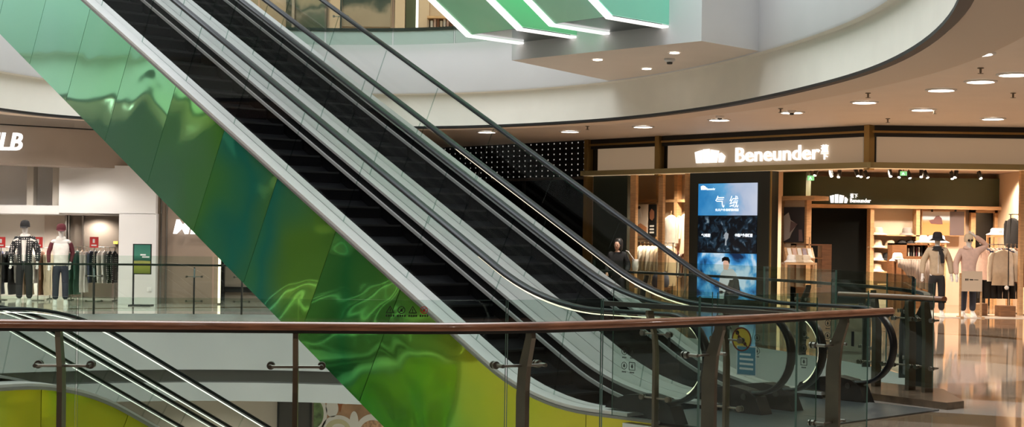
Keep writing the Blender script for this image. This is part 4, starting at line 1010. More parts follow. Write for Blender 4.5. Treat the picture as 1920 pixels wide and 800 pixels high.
# ------------------------------------------------------------------ below the ledge, left part
dk = mat('dark_green_panel', (.018,.026,.020), .35)
b = lfb(q_of(1108), q_of(1172), 0, 3.34, -.3, -.05); b.build('dark_panel', dk, sf)
wf = MB()
for xa, xb in ((1179, 1189), (1232, 1240), (1281, 1288)): lfb(q_of(xa), q_of(xb), 0, 3.34, -.12, -.02, wf)
wf.build('window_frame', wood_l, sf)
b = lfb(q_of(1172), q_of(1298), 0.02, 3.34, -.08, -.07); b.build('window_pane', G3, sf)
sc = thing('video_screen', 'tall dark column with three stacked lit video screens in blue', 'screen', LFp(q_of(1380), 0))
b = lfb(q_of(1300), q_of(1452), 0, 3.33, -.12, .18); b.build('column', mat('dark_column', (.022,.026,.02), .4), sc)
b = lfb(q_of(1450.5), q_of(1453), 0, 3.33, .165, .19); b.build('edge_trim', gold, sc)
def cloud_screen(name, cols, scale, s, dist=0., bias=0.):
    m = bpy.data.materials.new(name); m.use_nodes = True; N = m.node_tree.nodes; L = m.node_tree.links; bs = N['Principled BSDF']; bs.inputs['Base Color'].default_value = (.01,.01,.012,1); bs.inputs['Roughness'].default_value = .2
    ge = N.new('ShaderNodeNewGeometry'); nz = N.new('ShaderNodeTexNoise'); nz.inputs['Scale'].default_value = scale; nz.inputs['Detail'].default_value = 5; nz.inputs['Distortion'].default_value = dist; L.new(ge.outputs['Position'], nz.inputs['Vector'])
    cr = N.new('ShaderNodeValToRGB'); e = cr.color_ramp.elements
    while len(e) < len(cols): e.new(.5)
    for k, (q, c) in enumerate(cols): e[k].position = q; e[k].color = (*c, 1)
    dd = N.new('ShaderNodeVectorMath'); dd.operation = 'DOT_PRODUCT'; dd.inputs[1].default_value = tuple(-FL); L.new(ge.outputs['Position'], dd.inputs[0])
    ma = N.new('ShaderNodeMath'); ma.operation = 'MULTIPLY_ADD'; ma.inputs[1].default_value = bias; L.new(dd.outputs['Value'], ma.inputs[0])
    c0 = (K+FL*q_of(1372)).dot(-FL); sb_ = N.new('ShaderNodeMath'); sb_.operation = 'SUBTRACT'; sb_.inputs[1].default_value = bias*c0; L.new(nz.outputs['Fac'], sb_.inputs[0]); L.new(sb_.outputs[0], ma.inputs[2])
    L.new(ma.outputs[0], cr.inputs[0]); L.new(cr.outputs[0], bs.inputs['Emission Color']); bs.inputs['Emission Strength'].default_value = s; return m
qa, qb = q_of(1317), q_of(1427)
zs = [lz(1372, y, .19) for y in (343.5, 404.5, 474, 560)]
p1 = lfb(qa, qb, zs[1]+.01, zs[0], .18, .20).build('screen_picture', cloud_screen('blue_sky_picture', [(.3, (.02,.20,.48)), (.5, (.10,.36,.64)), (.62, (.42,.50,.66)), (.8, (.55,.60,.72))], .8, 1.0, .3, .16), sc)
p2 = lfb(qa, qb, zs[2]+.01, zs[1]-.01, .18, .20).build('screen_picture', cloud_screen('night_rock_picture', [(.5, (.002,.004,.007)), (.6, (.012,.035,.06)), (.66, (.04,.08,.12)), (.74, (.4,.5,.55))], 6, .8, .6), sc)
p3 = lfb(qa, qb, zs[3], zs[2]-.01, .18, .20).build('screen_picture', cloud_screen('storm_cloud_picture', [(.38, (.002,.02,.07)), (.47, (.03,.22,.52)), (.52, (.10,.38,.66)), (.60, (.55,.70,.82))], 1.5, 1.0, .4), sc)
sw = emis('screen_white', (.85,.93,1), 1.3); sk_ = emis('screen_skin', (.55,.36,.28), .8); sd = mat('screen_dark', (.004,.006,.01), .3); sgy = emis('screen_shirt', (.42,.46,.48), .8)
def scr(x, y): return LFp(q_of(x, y), lz(x, y, .2), .201)
def stext(body, x0, y0, x1, y1, bold=0):
    p = scr(x0, y1); w = (scr(x1, y1)-p).length; h = lz(x0, y0, .2)-lz(x0, y1, .2); return text(body, p, -FL, UPV, w=w, h=h, depth=.004, bold=bold, name='caption', m=sw, parent=p1)
stext('气', 1350, 367, 1367, 389); stext('绒', 1377, 367, 1393, 389); stext('先天户外保暖鹅绒服', 1350, 391, 1394, 396, .01)
b = MB(); bars(b, scr(1323, 356), -FL, UPV, FN, .18, .11, .004); b.build('caption', sw, p1)
c_ = stext('Beneunder', 1334, 352, 1350, 356.5)
for bod, x0, x1 in (('气绒服', 1324, 1341), ('中国户外保暖服', 1387, 1420)):
    p = scr(x0, 444); o = text(bod, p, -FL, UPV, w=(scr(x1, 444)-p).length, h=.085, depth=.004, bold=.015, name='caption', m=sw, parent=p2)
def flat(parent, pts, m, name, d=0):
    b = MB(); v = [scr(x, y)+FN*d for x, y in pts]; n = len(v); b.add(v+[q+FN*.003 for q in v], [list(range(n))[::-1], list(range(n, 2*n))]+[(i, (i+1) % n, n+(i+1) % n, n+i) for i in range(n)]); return b.build(name, m, parent)
flat(p3, [(1358, 560), (1357, 530), (1360, 513), (1366, 505), (1374, 503), (1384, 505), (1390, 514), (1392, 530), (1393, 560)], sgy, 'shirt_picture')
flat(p3, [(1374, 560), (1378, 530), (1386, 520), (1394, 524), (1397, 545), (1393, 560)], sd, 'bag_picture', .004)
flat(p3, [(1366, 505), (1365, 494), (1366, 487), (1374, 485), (1376, 490), (1376, 500), (1373, 506)], sk_, 'face_picture', .004)
flat(p3, [(1363, 491), (1363, 484), (1368, 481), (1375, 482), (1378, 488), (1377, 495), (1374, 489), (1368, 488)], sd, 'hair_picture', .008)
flat(p2, [(1368, 460), (1369, 448), (1366, 441), (1370, 435), (1375, 438), (1374, 446), (1371, 452), (1371, 460)], emis('screen_figure', (.30,.36,.42), .7), 'figure_picture')
# ------------------------------------------------------------------ inside, left part
cw = mat('warm_cream_board', (.62,.48,.34), .6)
b = lfb(4.7, 13, 0, 4.0, -3.6, -3.4); struct(b.build('wall_shop_side', cw))
def inb(x0, y0, x1, y1, d, th, b=None, mi=0):
    """box on a plane parallel to the left front, d behind it"""
    def q_at(x): a, _ = ray(x, 450); o = K+FN*d; return (o.x-o.y*a)/(-FL.x+FL.y*a)
    def z_at(y): p = LFp(q_at((x0+x1)/2), 0, d); return CZ+ray((x0+x1)/2, y)[1]*p.y
    return lfb(q_at(x0), q_at(x1), z_at(y1), z_at(y0), d-th, d, b, mi)
t = thing('wall_frame', 'light wooden grid of uprights and rails on the cream wall in the shop', 'shelving', LFp(7, 0, -3.3))
b = MB()
for x in (1176, 1228, 1262, 1296): inb(x, 320, x+6, 575, -3.1, .2, b)
b.build('uprights', wood_l, t); b = MB(); inb(1172, 374, 1300, 379, -3.1, .25, b); inb(1172, 447, 1300, 450, -3.1, .25, b); inb(1172, 500, 1300, 503, -3.1, .25, b); b.build('rails', wood_l, t)
t = thing('poster', 'white fashion poster with a standing figure, left inside the shop window', 'poster', LFp(7.5, 2, -2.9)); inb(1189, 383, 1213, 443, -2.9, .03).build('sheet', mat('poster_white', (.75,.66,.58), .5), t)
def inflat(pts, d, m, nm, par):
    def P(x, y): a, bb = ray(x, y); o = K+FN*d; q = (o.x-o.y*a)/(-FL.x+FL.y*a); p = LFp(q, 0, d); return Vector((p.x, p.y, CZ+bb*p.y))
    v = [P(x, y) for x, y in pts]; n = len(v); b = MB(); b.add(v+[q+FN*.004 for q in v], [list(range(n))[::-1], list(range(n, 2*n))]+[(i, (i+1) % n, n+(i+1) % n, n+i) for i in range(n)]); return b.build(nm, m, par)
inflat([(1195, 407), (1194, 397), (1197, 390), (1200, 391), (1201, 397), (1202, 407)], -2.895, CL['white'], 'figure_print', t); inflat([(1196, 391), (1195, 387), (1199, 386), (1201, 389), (1198, 392)], -2.89, black_p, 'hair_print', t)
inflat([(1190, 442), (1190, 425), (1200, 418), (1212, 426), (1212, 442)], -2.895, mat('orange_print', (.55,.25,.12), .5), 'scenery_print', t)
t = thing('poster', 'dark poster with a brown portrait beside the white fashion poster', 'poster', LFp(7, 2, -2.85)); inb(1214.5, 383, 1229, 443, -2.9, .03).build('sheet', black_p, t)
inflat([(1218, 410), (1217, 398), (1221, 391), (1226, 396), (1226, 408), (1222, 413)], -2.895, mat('portrait_print', (.28,.12,.07), .5), 'portrait_print', t)
b = MB()
for k in range(3): inb(1217, 422+6*k, 1225, 425+6*k, -2.894, .004, b)
b.build('print', white_p, t)
RZ = math.atan2(FL.y, FL.x)
def gq(x, y, d): a, bb = ray(x, y); o = K+FN*d; q = (o.x-o.y*a)/(-FL.x+FL.y*a); p = LFp(q, 0, d); return Vector((p.x, p.y, CZ+bb*p.y))
garment('jacket', 'white', .06, gq(1258, 398, -2.2), RZ+R(80), 'white hooded jacket hung facing the window, left of the screens', None).scale = (1.15,)*3
garment('coat', 'brown', .06, gq(1273, 400, -2.5), RZ+R(20), 'brown coat hung edge on, right of the white hooded jacket', None)
garment('dress', 'cream', .07, gq(1283, 397, -2.2), RZ+R(15), 'long cream dress hung edge on next to the dark column', None)
a_, b_ = gq(1196, 455, -1.6), gq(1264, 455, -1.6); zr = (a_.z+b_.z)/2; a_.z = b_.z = 0
rack('clothes_rack', 'clothes rack of pale garments behind the far escalator handrail', a_, b_, zr, [('coat', 'cream'), ('jacket', 'white'), ('coat', 'cream'), ('coat', 'white'), ('coat', 'cream'), ('jacket', 'beige'), ('coat', 'white'), ('dress', 'cream'), ('dress', 'beige')], 'on the pale rack in the shop window', RZ+R(12), .075)
a_, b_ = gq(1268, 466, -2.4), gq(1300, 466, -2.4); zr = (a_.z+b_.z)/2; a_.z = b_.z = 0
rack('clothes_rack', 'short clothes rack with red and dark garments next to the dark column', a_, b_, zr, [('shirt', 'red'), ('shirt', 'white'), ('shirt', 'brown'), ('shirt', 'cream'), ('shirt', 'black')], 'on the short rack next to the dark column', RZ+R(25), .06)
t = thing('backpack', 'dark backpack on a low stool under the pale rack', 'bag', gq(1238, 540, -1.0)); p = gq(1238, 538, -1.0)
b = MB(); b.loft([ell(p.x, p.y, p.z, .20, .14), ell(p.x, p.y, p.z+.1, .24, .16), ell(p.x, p.y, p.z+.28, .22, .15), ell(p.x, p.y, p.z+.40, .14, .10), ell(p.x, p.y, p.z+.43, .05, .04)]); b.build('sack', CL['navy'], t, smooth=60)
b = MB(); b.tube([(p.x-.05, p.y, p.z+.42), (p.x-.03, p.y, p.z+.49), (p.x+.03, p.y, p.z+.49), (p.x+.05, p.y, p.z+.42)], .012, 6); b.build('strap', CL['black'], t)
s_ = thing('stool', 'low dark stool under the backpack in the shop window', 'stool', (p.x, p.y, 0)); b = MB(); b.box(p.x-.25, p.y-.2, p.z-.06, p.x+.25, p.y+.2, p.z-.002); b.build('seat', wood_d, s_)
for sx in (-1, 1):
    for sy in (-1, 1): b = MB(); b.box(p.x+sx*.22-.02, p.y+sy*.17-.02, 0, p.x+sx*.22+.02, p.y+sy*.17+.02, p.z-.06); b.build('leg', wood_d, s_)
# ------------------------------------------------------------------ inside, right part
BD = 39.5
b = MB(); b.box(px_(1505, BD), BD, 0, px_(2010, BD), BD+.2, 4.3); struct(b.build('wall_shop_back', mat('pink_back_wall', (.62,.48,.38), .6)))
b = MB(); b.box(px_(2010, 34), 34, 0, px_(2010, 34)+.2, BD, 4.3); struct(b.build('wall_shop_right', cw))
b = MB(); b.prism([LFp(q_of(1101), 0, -.3), LFp(0, 0, -.3), Vector((px_(2010, 34), 34.3, 0)), Vector((px_(2010, 34), 41, 0)), Vector((3, 46, 0))], 3.5, 3.56); struct(b.build('ceiling_shop', mat('shop_ceiling', (.45,.34,.27), .6)))
hd = thing('wall_header', 'dark olive header band over the shelves inside the shop', 'header', (px_(1700, BD-.3), BD-.3, 2.4))
zh0 = pz(1700, 385, BD-.35); zh1 = pz(1700, 333, BD-.35)
b = MB(); b.box(px_(1508, BD), BD-.35, zh0, px_(2010, BD), BD, 3.37); b.build('panel', olive, hd)
b = MB(); b.box(px_(1500, BD), BD-.55, zh0-.09, px_(2010, BD), BD-.3, zh0); b.build('wood_edge', wood_l, hd)
t = thing('shop_sign', 'small white lit logo and wordmark on the olive header inside the shop', 'sign', at(1555, 380, BD-.36))
b = MB(); p = at(1555, 380, BD-.365); bars(b, p, Vector((1,0,0)), UPV, Vector((0,-1,0)), .47, .23, .03); b.build('logo', signw, t)
p = at(1593, 379.5, BD-.365); text('Beneunder', p, (1,0,0), UPV, w=.55, h=.11, depth=.03, bold=.012, name='letters', m=signw, parent=t); p = at(1593, 371, BD-.365); text('蕉下', p, (1,0,0), UPV, w=.2, h=.12, depth=.03, bold=.012, name='letters', m=signw, parent=t)
b = MB(); pbox(1510, 391, 1630, 575, BD-.1, .08, b); t = tag(b.build('dark_doorway', mat('doorway_black', (.004,.005,.005), .9, spec=.1)), 'black doorway under the small lit logo inside the shop', 'doorway')
# shelf bay
sh = thing('shelf_unit', 'wooden wall shelves of hats on a cream back, beside the black doorway', 'shelf', (px_(1677, BD-.3), BD-.3, 0))
b = MB(); b.box(px_(1634, BD), BD-.12, 0, px_(1720, BD), BD-.06, zh0-.09); b.build('back_panel', mat('cream_panel', (.66,.56,.45), .6), sh)
for x in (1631, 1717): b = MB(); b.box(px_(x, BD-.5), BD-.5, 0, px_(x+7, BD-.5), BD-.06, zh0-.09); b.build('upright', wood_l, sh)
shz = []
for y in (440, 464, 488, 509, 532): z = pz(1677, y, BD-.5); shz.append(z); b = MB(); b.box(px_(1637, BD), BD-.5, z-.03, px_(1719, BD), BD-.12, z); b.build('shelf', wood_l, sh)
ht = [(0, [('wide', 'cream', 1646, 'cream wide brimmed hat at the left of the top shelf'), ('bucket', 'grey', 1700, 'grey bucket hat alone at the right of the top shelf')]),
      (1, [('wide', 'cream', 1644, 'cream sun hat at the left of the second shelf'), ('bucket', 'beige', 1668, 'beige bucket hat in the middle of the second shelf'), ('cap', 'black', 1690, 'black cap on the second shelf, left one of two'), ('cap', 'black', 1706, 'black cap on the second shelf, right one of two')]),
      (2, [('bucket', 'white', 1645, 'white bucket hat at the left of the third shelf'), ('bucket', 'black', 1664, 'black bucket hat right of the white one on third shelf')]),
      (3, [('bucket', 'cream', 1644, 'cream bucket hat at the left of the fourth shelf')])]
for k, hs in ht:
    for kind, col, x, lab in hs: hat(kind, col, Vector((px_(x, BD-.32), BD-.32, shz[k]+.036)), lab, None, 1.35)
# picture bay
t = thing('picture', 'large framed picture of a hat in desert landscape, hung beside the hat shelves', 'picture', at(1768, 440, BD-.3))
b = MB(); pbox(1727, 394, 1809, 442, BD-.3, .05, b); b.build('frame', wood_l, t)
b = MB(); pbox(1729, 396, 1780, 441, BD-.31, .01, b); z0, z1 = pz(1750, 441, BD), pz(1750, 396, BD); b.build('print', landscape('desert_print', [(0, (.45,.22,.09)), (.5, (.52,.22,.08)), (.6, (.40,.26,.16)), (.68, (.42,.50,.60)), (1, (.66,.68,.70))], z0, z1, .06, 2), t)
b = MB(); pbox(1780.5, 396, 1807.5, 441, BD-.31, .01, b); b.build('print', mat('dark_mauve_print', (.10,.075,.08), .4), t)
def pflat(pts, D, m, nm, par):
    v = [at(x, y, D) for x, y in pts]; n = len(v); b = MB(); b.add(v+[q+Vector((0,-.004,0)) for q in v], [list(range(n))[::-1], list(range(n, 2*n))]+[(i, (i+1) % n, n+(i+1) % n, n+i) for i in range(n)]); return b.build(nm, m, par)
pflat([(1741, 413), (1750, 411), (1754, 405), (1760, 404), (1765, 409), (1767, 420), (1759, 420), (1745, 419)], BD-.312, mat('hat_print', (.13,.06,.06), .5), 'hat_print', t)
b = MB()
for x in (1746, 1790): pbox(x, 388, x+3, 397, BD-.34, .05, b)
b.build('clip', black, t)
mr_ = thing('mirror', 'tall dark mirror in a light wooden frame behind the pink mannequin', 'mirror', (px_(1840, BD), BD-.2, 0))
b = MB(); b.box(px_(1814, BD), BD-.25, 0, px_(1823, BD), BD-.06, zh0-.09); b.box(px_(1858, BD), BD-.25, 0, px_(1866, BD), BD-.06, zh0-.09); b.box(px_(1814, BD), BD-.25, pz(1840, 399, BD), px_(1866, BD), BD-.06, zh0-.09); b.build('frame', wood_l, mr_)
b = MB(); b.box(px_(1823, BD), BD-.12, 0, px_(1858, BD), BD-.1, pz(1840, 399, BD)); b.build('pane', blackgloss, mr_)
b = MB(); pbox(1868, 388, 1990, 560, BD-.1, .05, b); struct(b.build('trim_17', mat('cream_panel', (.66,.56,.45), .6)))
# displays in front of the back wall
def table(name, label, cat, x0, x1, ytop, D, dep, m, legs=True):
    z = pz((x0+x1)/2, ytop, D); X0, X1 = px_(x0, D), px_(x1, D); t = thing(name, label, cat, ((X0+X1)/2, D+dep/2, 0))
    b = MB(); b.box(X0, D, z-.05, X1, D+dep, z); b.build('top', m, t)
    for xx in (X0, X1-.05):
        for yy in (D, D+dep-.05): b = MB(); b.box(xx, yy, 0, xx+.05, yy+.05, z-.05); b.build('leg', m, t)
    return t, z, X0, X1
cb = thing('display_cabinet', 'walnut display cabinet with cards, behind the grey cloth covered table', 'cabinet', (px_(1706, 37), 37, 0))
X0, X1 = px_(1673, 37), px_(1742, 37); z1 = pz(1706, 456, 37); zm = pz(1706, 480, 37)
b = MB(); b.box(X0, 37, 0, X1, 37.5, zm); b.box(X0, 37, zm, X0+.36, 37.5, z1); b.box(X1-.04, 37, zm, X1, 37.5, z1); b.box(X0, 37, z1-.04, X1, 37.5, z1); b.box(X0, 37.46, zm, X1, 37.5, z1); b.build('body', wood_d, cb)
for k in range(6):
    x = X0+.42+k*.065; b = MB(); b.box(x, 37.1, zm, x+.03, 37.3, zm+.2+.03*(k % 3)); tag(b.build('booklet', [CL['white'], CL['black'], CL['grey'], CL['red'], CL['white'], CL['black']][k]), f'thin {["white","black","grey","maroon","white","black"][k]} booklet in the walnut cabinet, {ORD[k]} from the left', 'booklet', 'booklets in the walnut cabinet')
t, z, X0, X1 = table('display_table', 'display table draped with grey cloth in front of the walnut cabinet', 'table', 1690, 1745, 489, 35.6, .7, wood_d)
b = MB(); n = 15; top = []; hem = []
for i in range(n):
    u_ = i/(n-1); x = X0-.1+(X1-X0+.2)*u_; top.append((x, 35.56, z+.022)); hem.append((x+.03*math.sin(9*u_), 35.54-.03*math.sin(14*u_), z-.15-.55*min(1, u_*1.5)+.03*math.sin(20*u_)))
for i in range(n-1):
    b.add([top[i], top[i+1], hem[i+1], hem[i]], [(0,1,2,3)]); b.add([top[i], top[i+1], (top[i+1][0], 36.33, z+.022), (top[i][0], 36.33, z+.022)], [(0,1,2,3)])
o = tag(b.build('table_cloth', cloth('grey_drape', (.27,.22,.19)), smooth=50), 'grey cloth hanging over the front of the display table', 'cloth'); sl_ = o.modifiers.new('thick', 'SOLIDIFY'); sl_.thickness = .012; sl_.offset = 1
hat('bucket', 'white', Vector((px_(1681, 35.5), 36.0, z+.03))-Vector((-.15,0,0)), 'white bucket hat on the left end of the cloth covered table', None, 1.3)
for k, x in enumerate((1693, 1731, 1752)): hat('wide', 'white', Vector((px_(1733+k*16, 38.6), 38.6, 1.75)), f'white wide brimmed hat below the desert picture, {ORD[k]} from the left', None, 1.2)
t, z, X0, X1 = table('wall_ledge', 'narrow wooden ledge for hats below the desert picture', 'shelf', 1726, 1774, 455, 38.5, .4, wood_l)
for o in list(bpy.data.objects):
    if o.get('label', '').startswith('white wide brimmed hat below'): o.location.z = z+.045; o.location.y = 38.7
t, z, X0, X1 = table('hat_table', 'wooden stand for pale hats behind the clothes rack at right', 'table', 1858, 1900, 441, 37.5, .4, wood_l)
for k in range(4): hat('wide', ['white', 'lilac', 'white', 'pink'][k], Vector((px_(1864+k*10, 37.7), 37.7+.05*(k % 2), z+.045)), f'{["white","lilac","white","pale pink"][k]} sun hat on the stand behind the rack, {ORD[k]} from the left', None, 1.1, k*.5)
# mannequins of the right shop
def x3(o):
    shell(o, 'scarf', [ell(0, .0, 1.40, .17, .12), ell(0, 0, 1.45, .12, .10), ell(0, 0, 1.49, .075, .075)], CL['black']); b = MB(); b.tube([(.03, -.13, 1.42), (.07, -.155, 1.3), (.08, -.15, 1.13)], [.04, .045, .04], 8); b.build('scarf_end', CL['black'], o, smooth=60)
    c = MB(); c.lathe([(0, .155), (.06, .15), (.09, .12), (.106, .05), (.108, 0), (.02, 0)], c=(0, -.005, 1.64), n=20); k = c.build('hat', CL['black'], o, smooth=60); c = MB(); c.lathe([(.104, .015), (.165, -.035), (.165, -.045), (.104, .0)], c=(0, -.005, 1.645), n=24); c.build('brim', CL['black'], k, smooth=60)
    b = MB(); b.tube([(0, -.118, .92), (0, -.135, 1.15), (0, -.13, 1.38)], .008, 6); b.build('zip', CL['white'], o)
figure('mannequin', 'mannequin in black brimmed hat, dark scarf and beige jacket at the shop edge', 'mannequin', (px_(1757, 33.2), 33.2, 0), R(-5), skin_w, ((-.29, .03, 1.14), (-.31, -.03, .88)), ((.28, .04, 1.14), (.30, -.02, .88)), CL['beige'], CL['black'], CL['white'], 1.06, extra=x3)
def x4(o):
    b = MB(); b.lathe([(0, .15), (.06, .14), (.09, .10), (.10, .04), (.09, -.03), (.02, -.03)], c=(0, .01, 1.63), n=18); b.build('hair', mat('blond_hair', (.60,.48,.34), .6), o, smooth=60)
    for s in (-1, 1): b = MB(); b.tube([(s*.035, -.085, 1.635), (s*.035, -.1, 1.635)], .024, 12); b.build('sunglasses', black, o)
    hood(CL['pink'])(o)
figure('mannequin', 'mannequin in pale pink top and sunglasses with one hand raised to its head', 'mannequin', (px_(1816, 33.1), 33.1, 0), R(4), skin_w, ((-.27, .03, 1.14), (-.28, -.05, .88)), ((.40, -.02, 1.53), (.10, -.03, 1.74)), CL['pink'], CL['denim'], CL['white'], 1.05, extra=x4)
t = thing('sign_stand', 'beige notice board on a wooden stand in front of the pink mannequin', 'sign', (px_(1822, 32.8), 32.8, 0)); D = 32.8
b = MB(); pbox(1803, 508, 1841, 546, D, .03, b); b.build('board', mat('notice_board', (.52,.42,.32), .5), t)
for x in (1801, 1840): b = MB(); b.box(px_(x, D), D+.03, 0, px_(x+3, D), D+.07, pz(1822, 512, D)); b.box(px_(x-1, D), D-.14, 0, px_(x+4, D), D+.22, .03); b.build('leg', wood_l, t)
b = MB()
for xa, xb, ya, yb in ((1809.5, 1811.8, 522, 525.6), (1813, 1815, 522, 525.6), (1817.5, 1824, 523, 525), (1826, 1834, 523.6, 524.6)): pbox(xa, ya, xb, yb, D-.004, .004, b)
b.build('print', black_p, t)
# racks at right
DR = 34.9
rack('clothes_rack', 'long clothes rack of jackets right of the pink mannequin', (px_(1836, DR), DR, 0), (px_(1916, DR), DR, 0), pz(1870, 458, DR), [('jacket', 'pink'), ('jacket', 'navy'), ('jacket', 'cream'), ('jacket', 'pink'), ('jacket', 'lilac'), ('jacket', 'denim'), ('jacket', 'navy'), ('jacket', 'white'), ('jacket', 'brown'), ('jacket', 'pink')], 'on the long rack right of the pink mannequin', R(20), .055)
b = MB(); b.box(px_(1758, 33), 32.7, 0, px_(2010, 33), 34.6, .012); struct(b.build('trim_18', mat('pale_threshold', (.72,.66,.58), .15)))
garment('jacket', 'cream', .09, Vector((px_(1881, 34.4), 34.4, pz(1881, 462, 34.4))), R(80), 'cream jacket hung facing forward before the long rack', None).scale = (1.1,)*3
for k, x in enumerate((1846, 1856, 1868, 1880, 1893, 1905)):
    garment('trousers', 'black', .11, Vector((px_(x, 35.3), 35.3, 1.10)), R(70), f'black trousers below the long jacket rack, {ORD[k]} from the left', 'black trousers below the long rack').scale = (1, 1, .72)
DU = 35.9
rack('clothes_rack', 'high clothes rail at the right edge with black and white jackets', (px_(1890, DU), DU, 0), (px_(1960, DU), DU, 0), pz(1915, 402, DU), [('jacket', 'black'), ('jacket', 'cream'), ('jacket', 'white'), ('jacket', 'white'), ('jacket', 'cream'), ('jacket', 'black')], 'on the high rail at the right edge', R(25), .07)
rack('clothes_rack', 'clothes rack at the right edge of the photo with brown and pink jackets', (px_(1912, 34.3), 34.3, 0), (px_(1975, 34.3), 34.3, 0), pz(1915, 470, 34.3), [('jacket', 'brown'), ('jacket', 'pink'), ('jacket', 'cream'), ('jacket', 'navy'), ('jacket', 'beige')], 'on the rack at the right edge', R(20), .06)
def block(x0, y0, x1, y1, D, dep, m, label):
    b = MB(); X0, X1 = px_(x0, D), px_(x1, D); h = pz((x0+x1)/2, y0, D)-pz((x0+x1)/2, y1, D); b.bbox(((X0+X1)/2, D+dep/2, h/2), X1-X0, dep, h, bev=.01); return tag(b.build('wooden_block', m), label, 'block')
block(1877, 563, 1906, 584, 33.3, .4, wood_d, 'brown wooden display block standing on the floor under the long rack')
block(1829, 559, 1841, 582, 33.6, .35, wood_l, 'light wooden display block right of the pink mannequin'); block(1842, 558, 1853, 582, 33.6, .35, wood_d, 'dark wooden display block next to the light one')
t = thing('display_pole', 'thin black pole with a white ball before the long rack', 'stand', (px_(1891, 33.45), 33.5, .25)); x = px_(1891, 33.5); b = MB(); b.tube([(x, 33.5, .255), (x, 33.5, pz(1891, 463, 33.5))], .012, 8); b.build('pole', black, t, smooth=40)
b = MB(); z = pz(1887, 539, 33.5); b.lathe([(.0, -.05), (.035, -.035), (.05, 0), (.035, .035), (0, .05)], c=(x-.05, 33.46, z), n=14); b.build('ball', CL['white'], t, smooth=60)
# left jamb display of the right part
jd = thing('poster_stand', 'olive and cream display wall with a grey poster right of the screens', 'display wall', gq(1487, 560, -.6))
inb(1466, 322, 1509, 367, -.6, .2).build('olive_panel', olive, jd); inb(1464, 367, 1525, 375, -.4, .6).build('wood_ledge', wood_l, jd); inb(1466, 375, 1509, 560, -.6, .2).build('cream_panel', cw, jd)
for x in (1464, 1507): inb(x, 375, x+4, 560, -.55, .2).build('upright', wood_l, jd)
po = thing('poster', 'grey poster of a pale angular garment on the cream display wall', 'poster', gq(1487, 455, -.5)); inb(1468, 388, 1507, 454, -.54, .03).build('sheet', mat('slate_print', (.045,.045,.055), .4), po)
inflat([(1469, 452), (1469, 405), (1478, 398), (1482, 412), (1494, 420), (1484, 436), (1480, 446)], -.535, mat('pale_print', (.50,.47,.46), .5), 'garment_print', po); inflat([(1482, 414), (1495, 420), (1480, 436)], -.53, mat('mauve_print', (.20,.14,.15), .5), 'fold_print', po)
inflat([(1497, 430), (1503, 430), (1505, 452), (1497, 452)], -.535, mat('mauve_print', (.20,.14,.15), .5), 'figure_print', po)
D = 34.6
cb = thing('display_cabinet', 'walnut counter cabinet right of the grey poster', 'cabinet', (px_(1530, D+.6), D+.8, 0)); X0, X1 = px_(1466, D+.6), px_(1559, D+.6); z1 = pz(1515, 457, D+.6)
b = MB(); b.box(px_(1541, D+.6), D+.6, 0, X1, D+1.1, z1); b.build('body', wood_d, cb); b = MB(); b.box(X0+.3, D+.6, z1-.35, px_(1541, D+.6), D+1.1, z1-.32); b.box(X0+.3, D+.6, z1-.04, px_(1541, D+.6), D+1.1, z1); b.box(X0+.3, D+.6, 0, X0+.34, D+1.1, z1); b.box(X0+.3, D+.6, 0, px_(1541, D+.6), D+1.1, .55); b.build('shelves', wood_d, cb)
ez = thing('display_rack', 'tilted wooden rack of pale cards before the walnut counter cabinet', 'rack', (px_(1500, D), D, 0)); z1 = pz(1500, 468, D)
X0, X1 = px_(1474, D), px_(1528, D); b = MB(); b.hexa([(X0, D, z1-.22), (X1, D, z1-.22), (X1, D+.3, z1+.02), (X0, D+.3, z1+.02), (X0, D, z1-.19), (X1, D, z1-.19), (X1, D+.3, z1+.05), (X0, D+.3, z1+.05)]); b.build('tray', wood_l, ez)
for x in (X0, X1-.04): b = MB(); b.box(x, D+.02, 0, x+.04, D+.06, z1-.2); b.box(x, D+.26, 0, x+.04, D+.3, z1+.03); b.build('leg', wood_l, ez)
b = MB(); b.tube([(px_(1521, D), D+.28, z1), (px_(1521, D)+.02, D+.3, z1+.3)], .02, 6); b.build('upright', wood_l, ez)
for k in range(5):
    x = X0+.06+k*.118; b = MB(); b.hexa([(x, D-.005, z1-.19), (x+.09, D-.005, z1-.19), (x+.09, D+.26, z1+.02), (x, D+.26, z1+.02), (x, D-.008, z1-.175), (x+.09, D-.008, z1-.175), (x+.09, D+.257, z1+.035), (x, D+.257, z1+.035)])
    tag(b.build('card', [CL['white'], CL['pink'], CL['white'], CL['lilac'], CL['white']][k]), f'pale card lying on the tilted wooden rack, {ORD[k]} from the left', 'card', 'cards on the tilted rack')
for k, x in enumerate((1483, 1497, 1511)):
    p = Vector((px_(x, D-.3), D-.35, .98)); hat('bucket', ['white', 'beige', 'cream'][k], p, f'{["white","beige","cream"][k]} hat on the low table below the tilted rack', None, 1.1)
t, z, X0, X1 = table('display_table', 'low wooden table with hats below the tilted card rack', 'table', 1472, 1532, 492, D-.6, .5, wood_l)
for o in list(bpy.data.objects):
    if 'on the low table below the tilted' in o.get('label', ''): o.location.z = z+.04
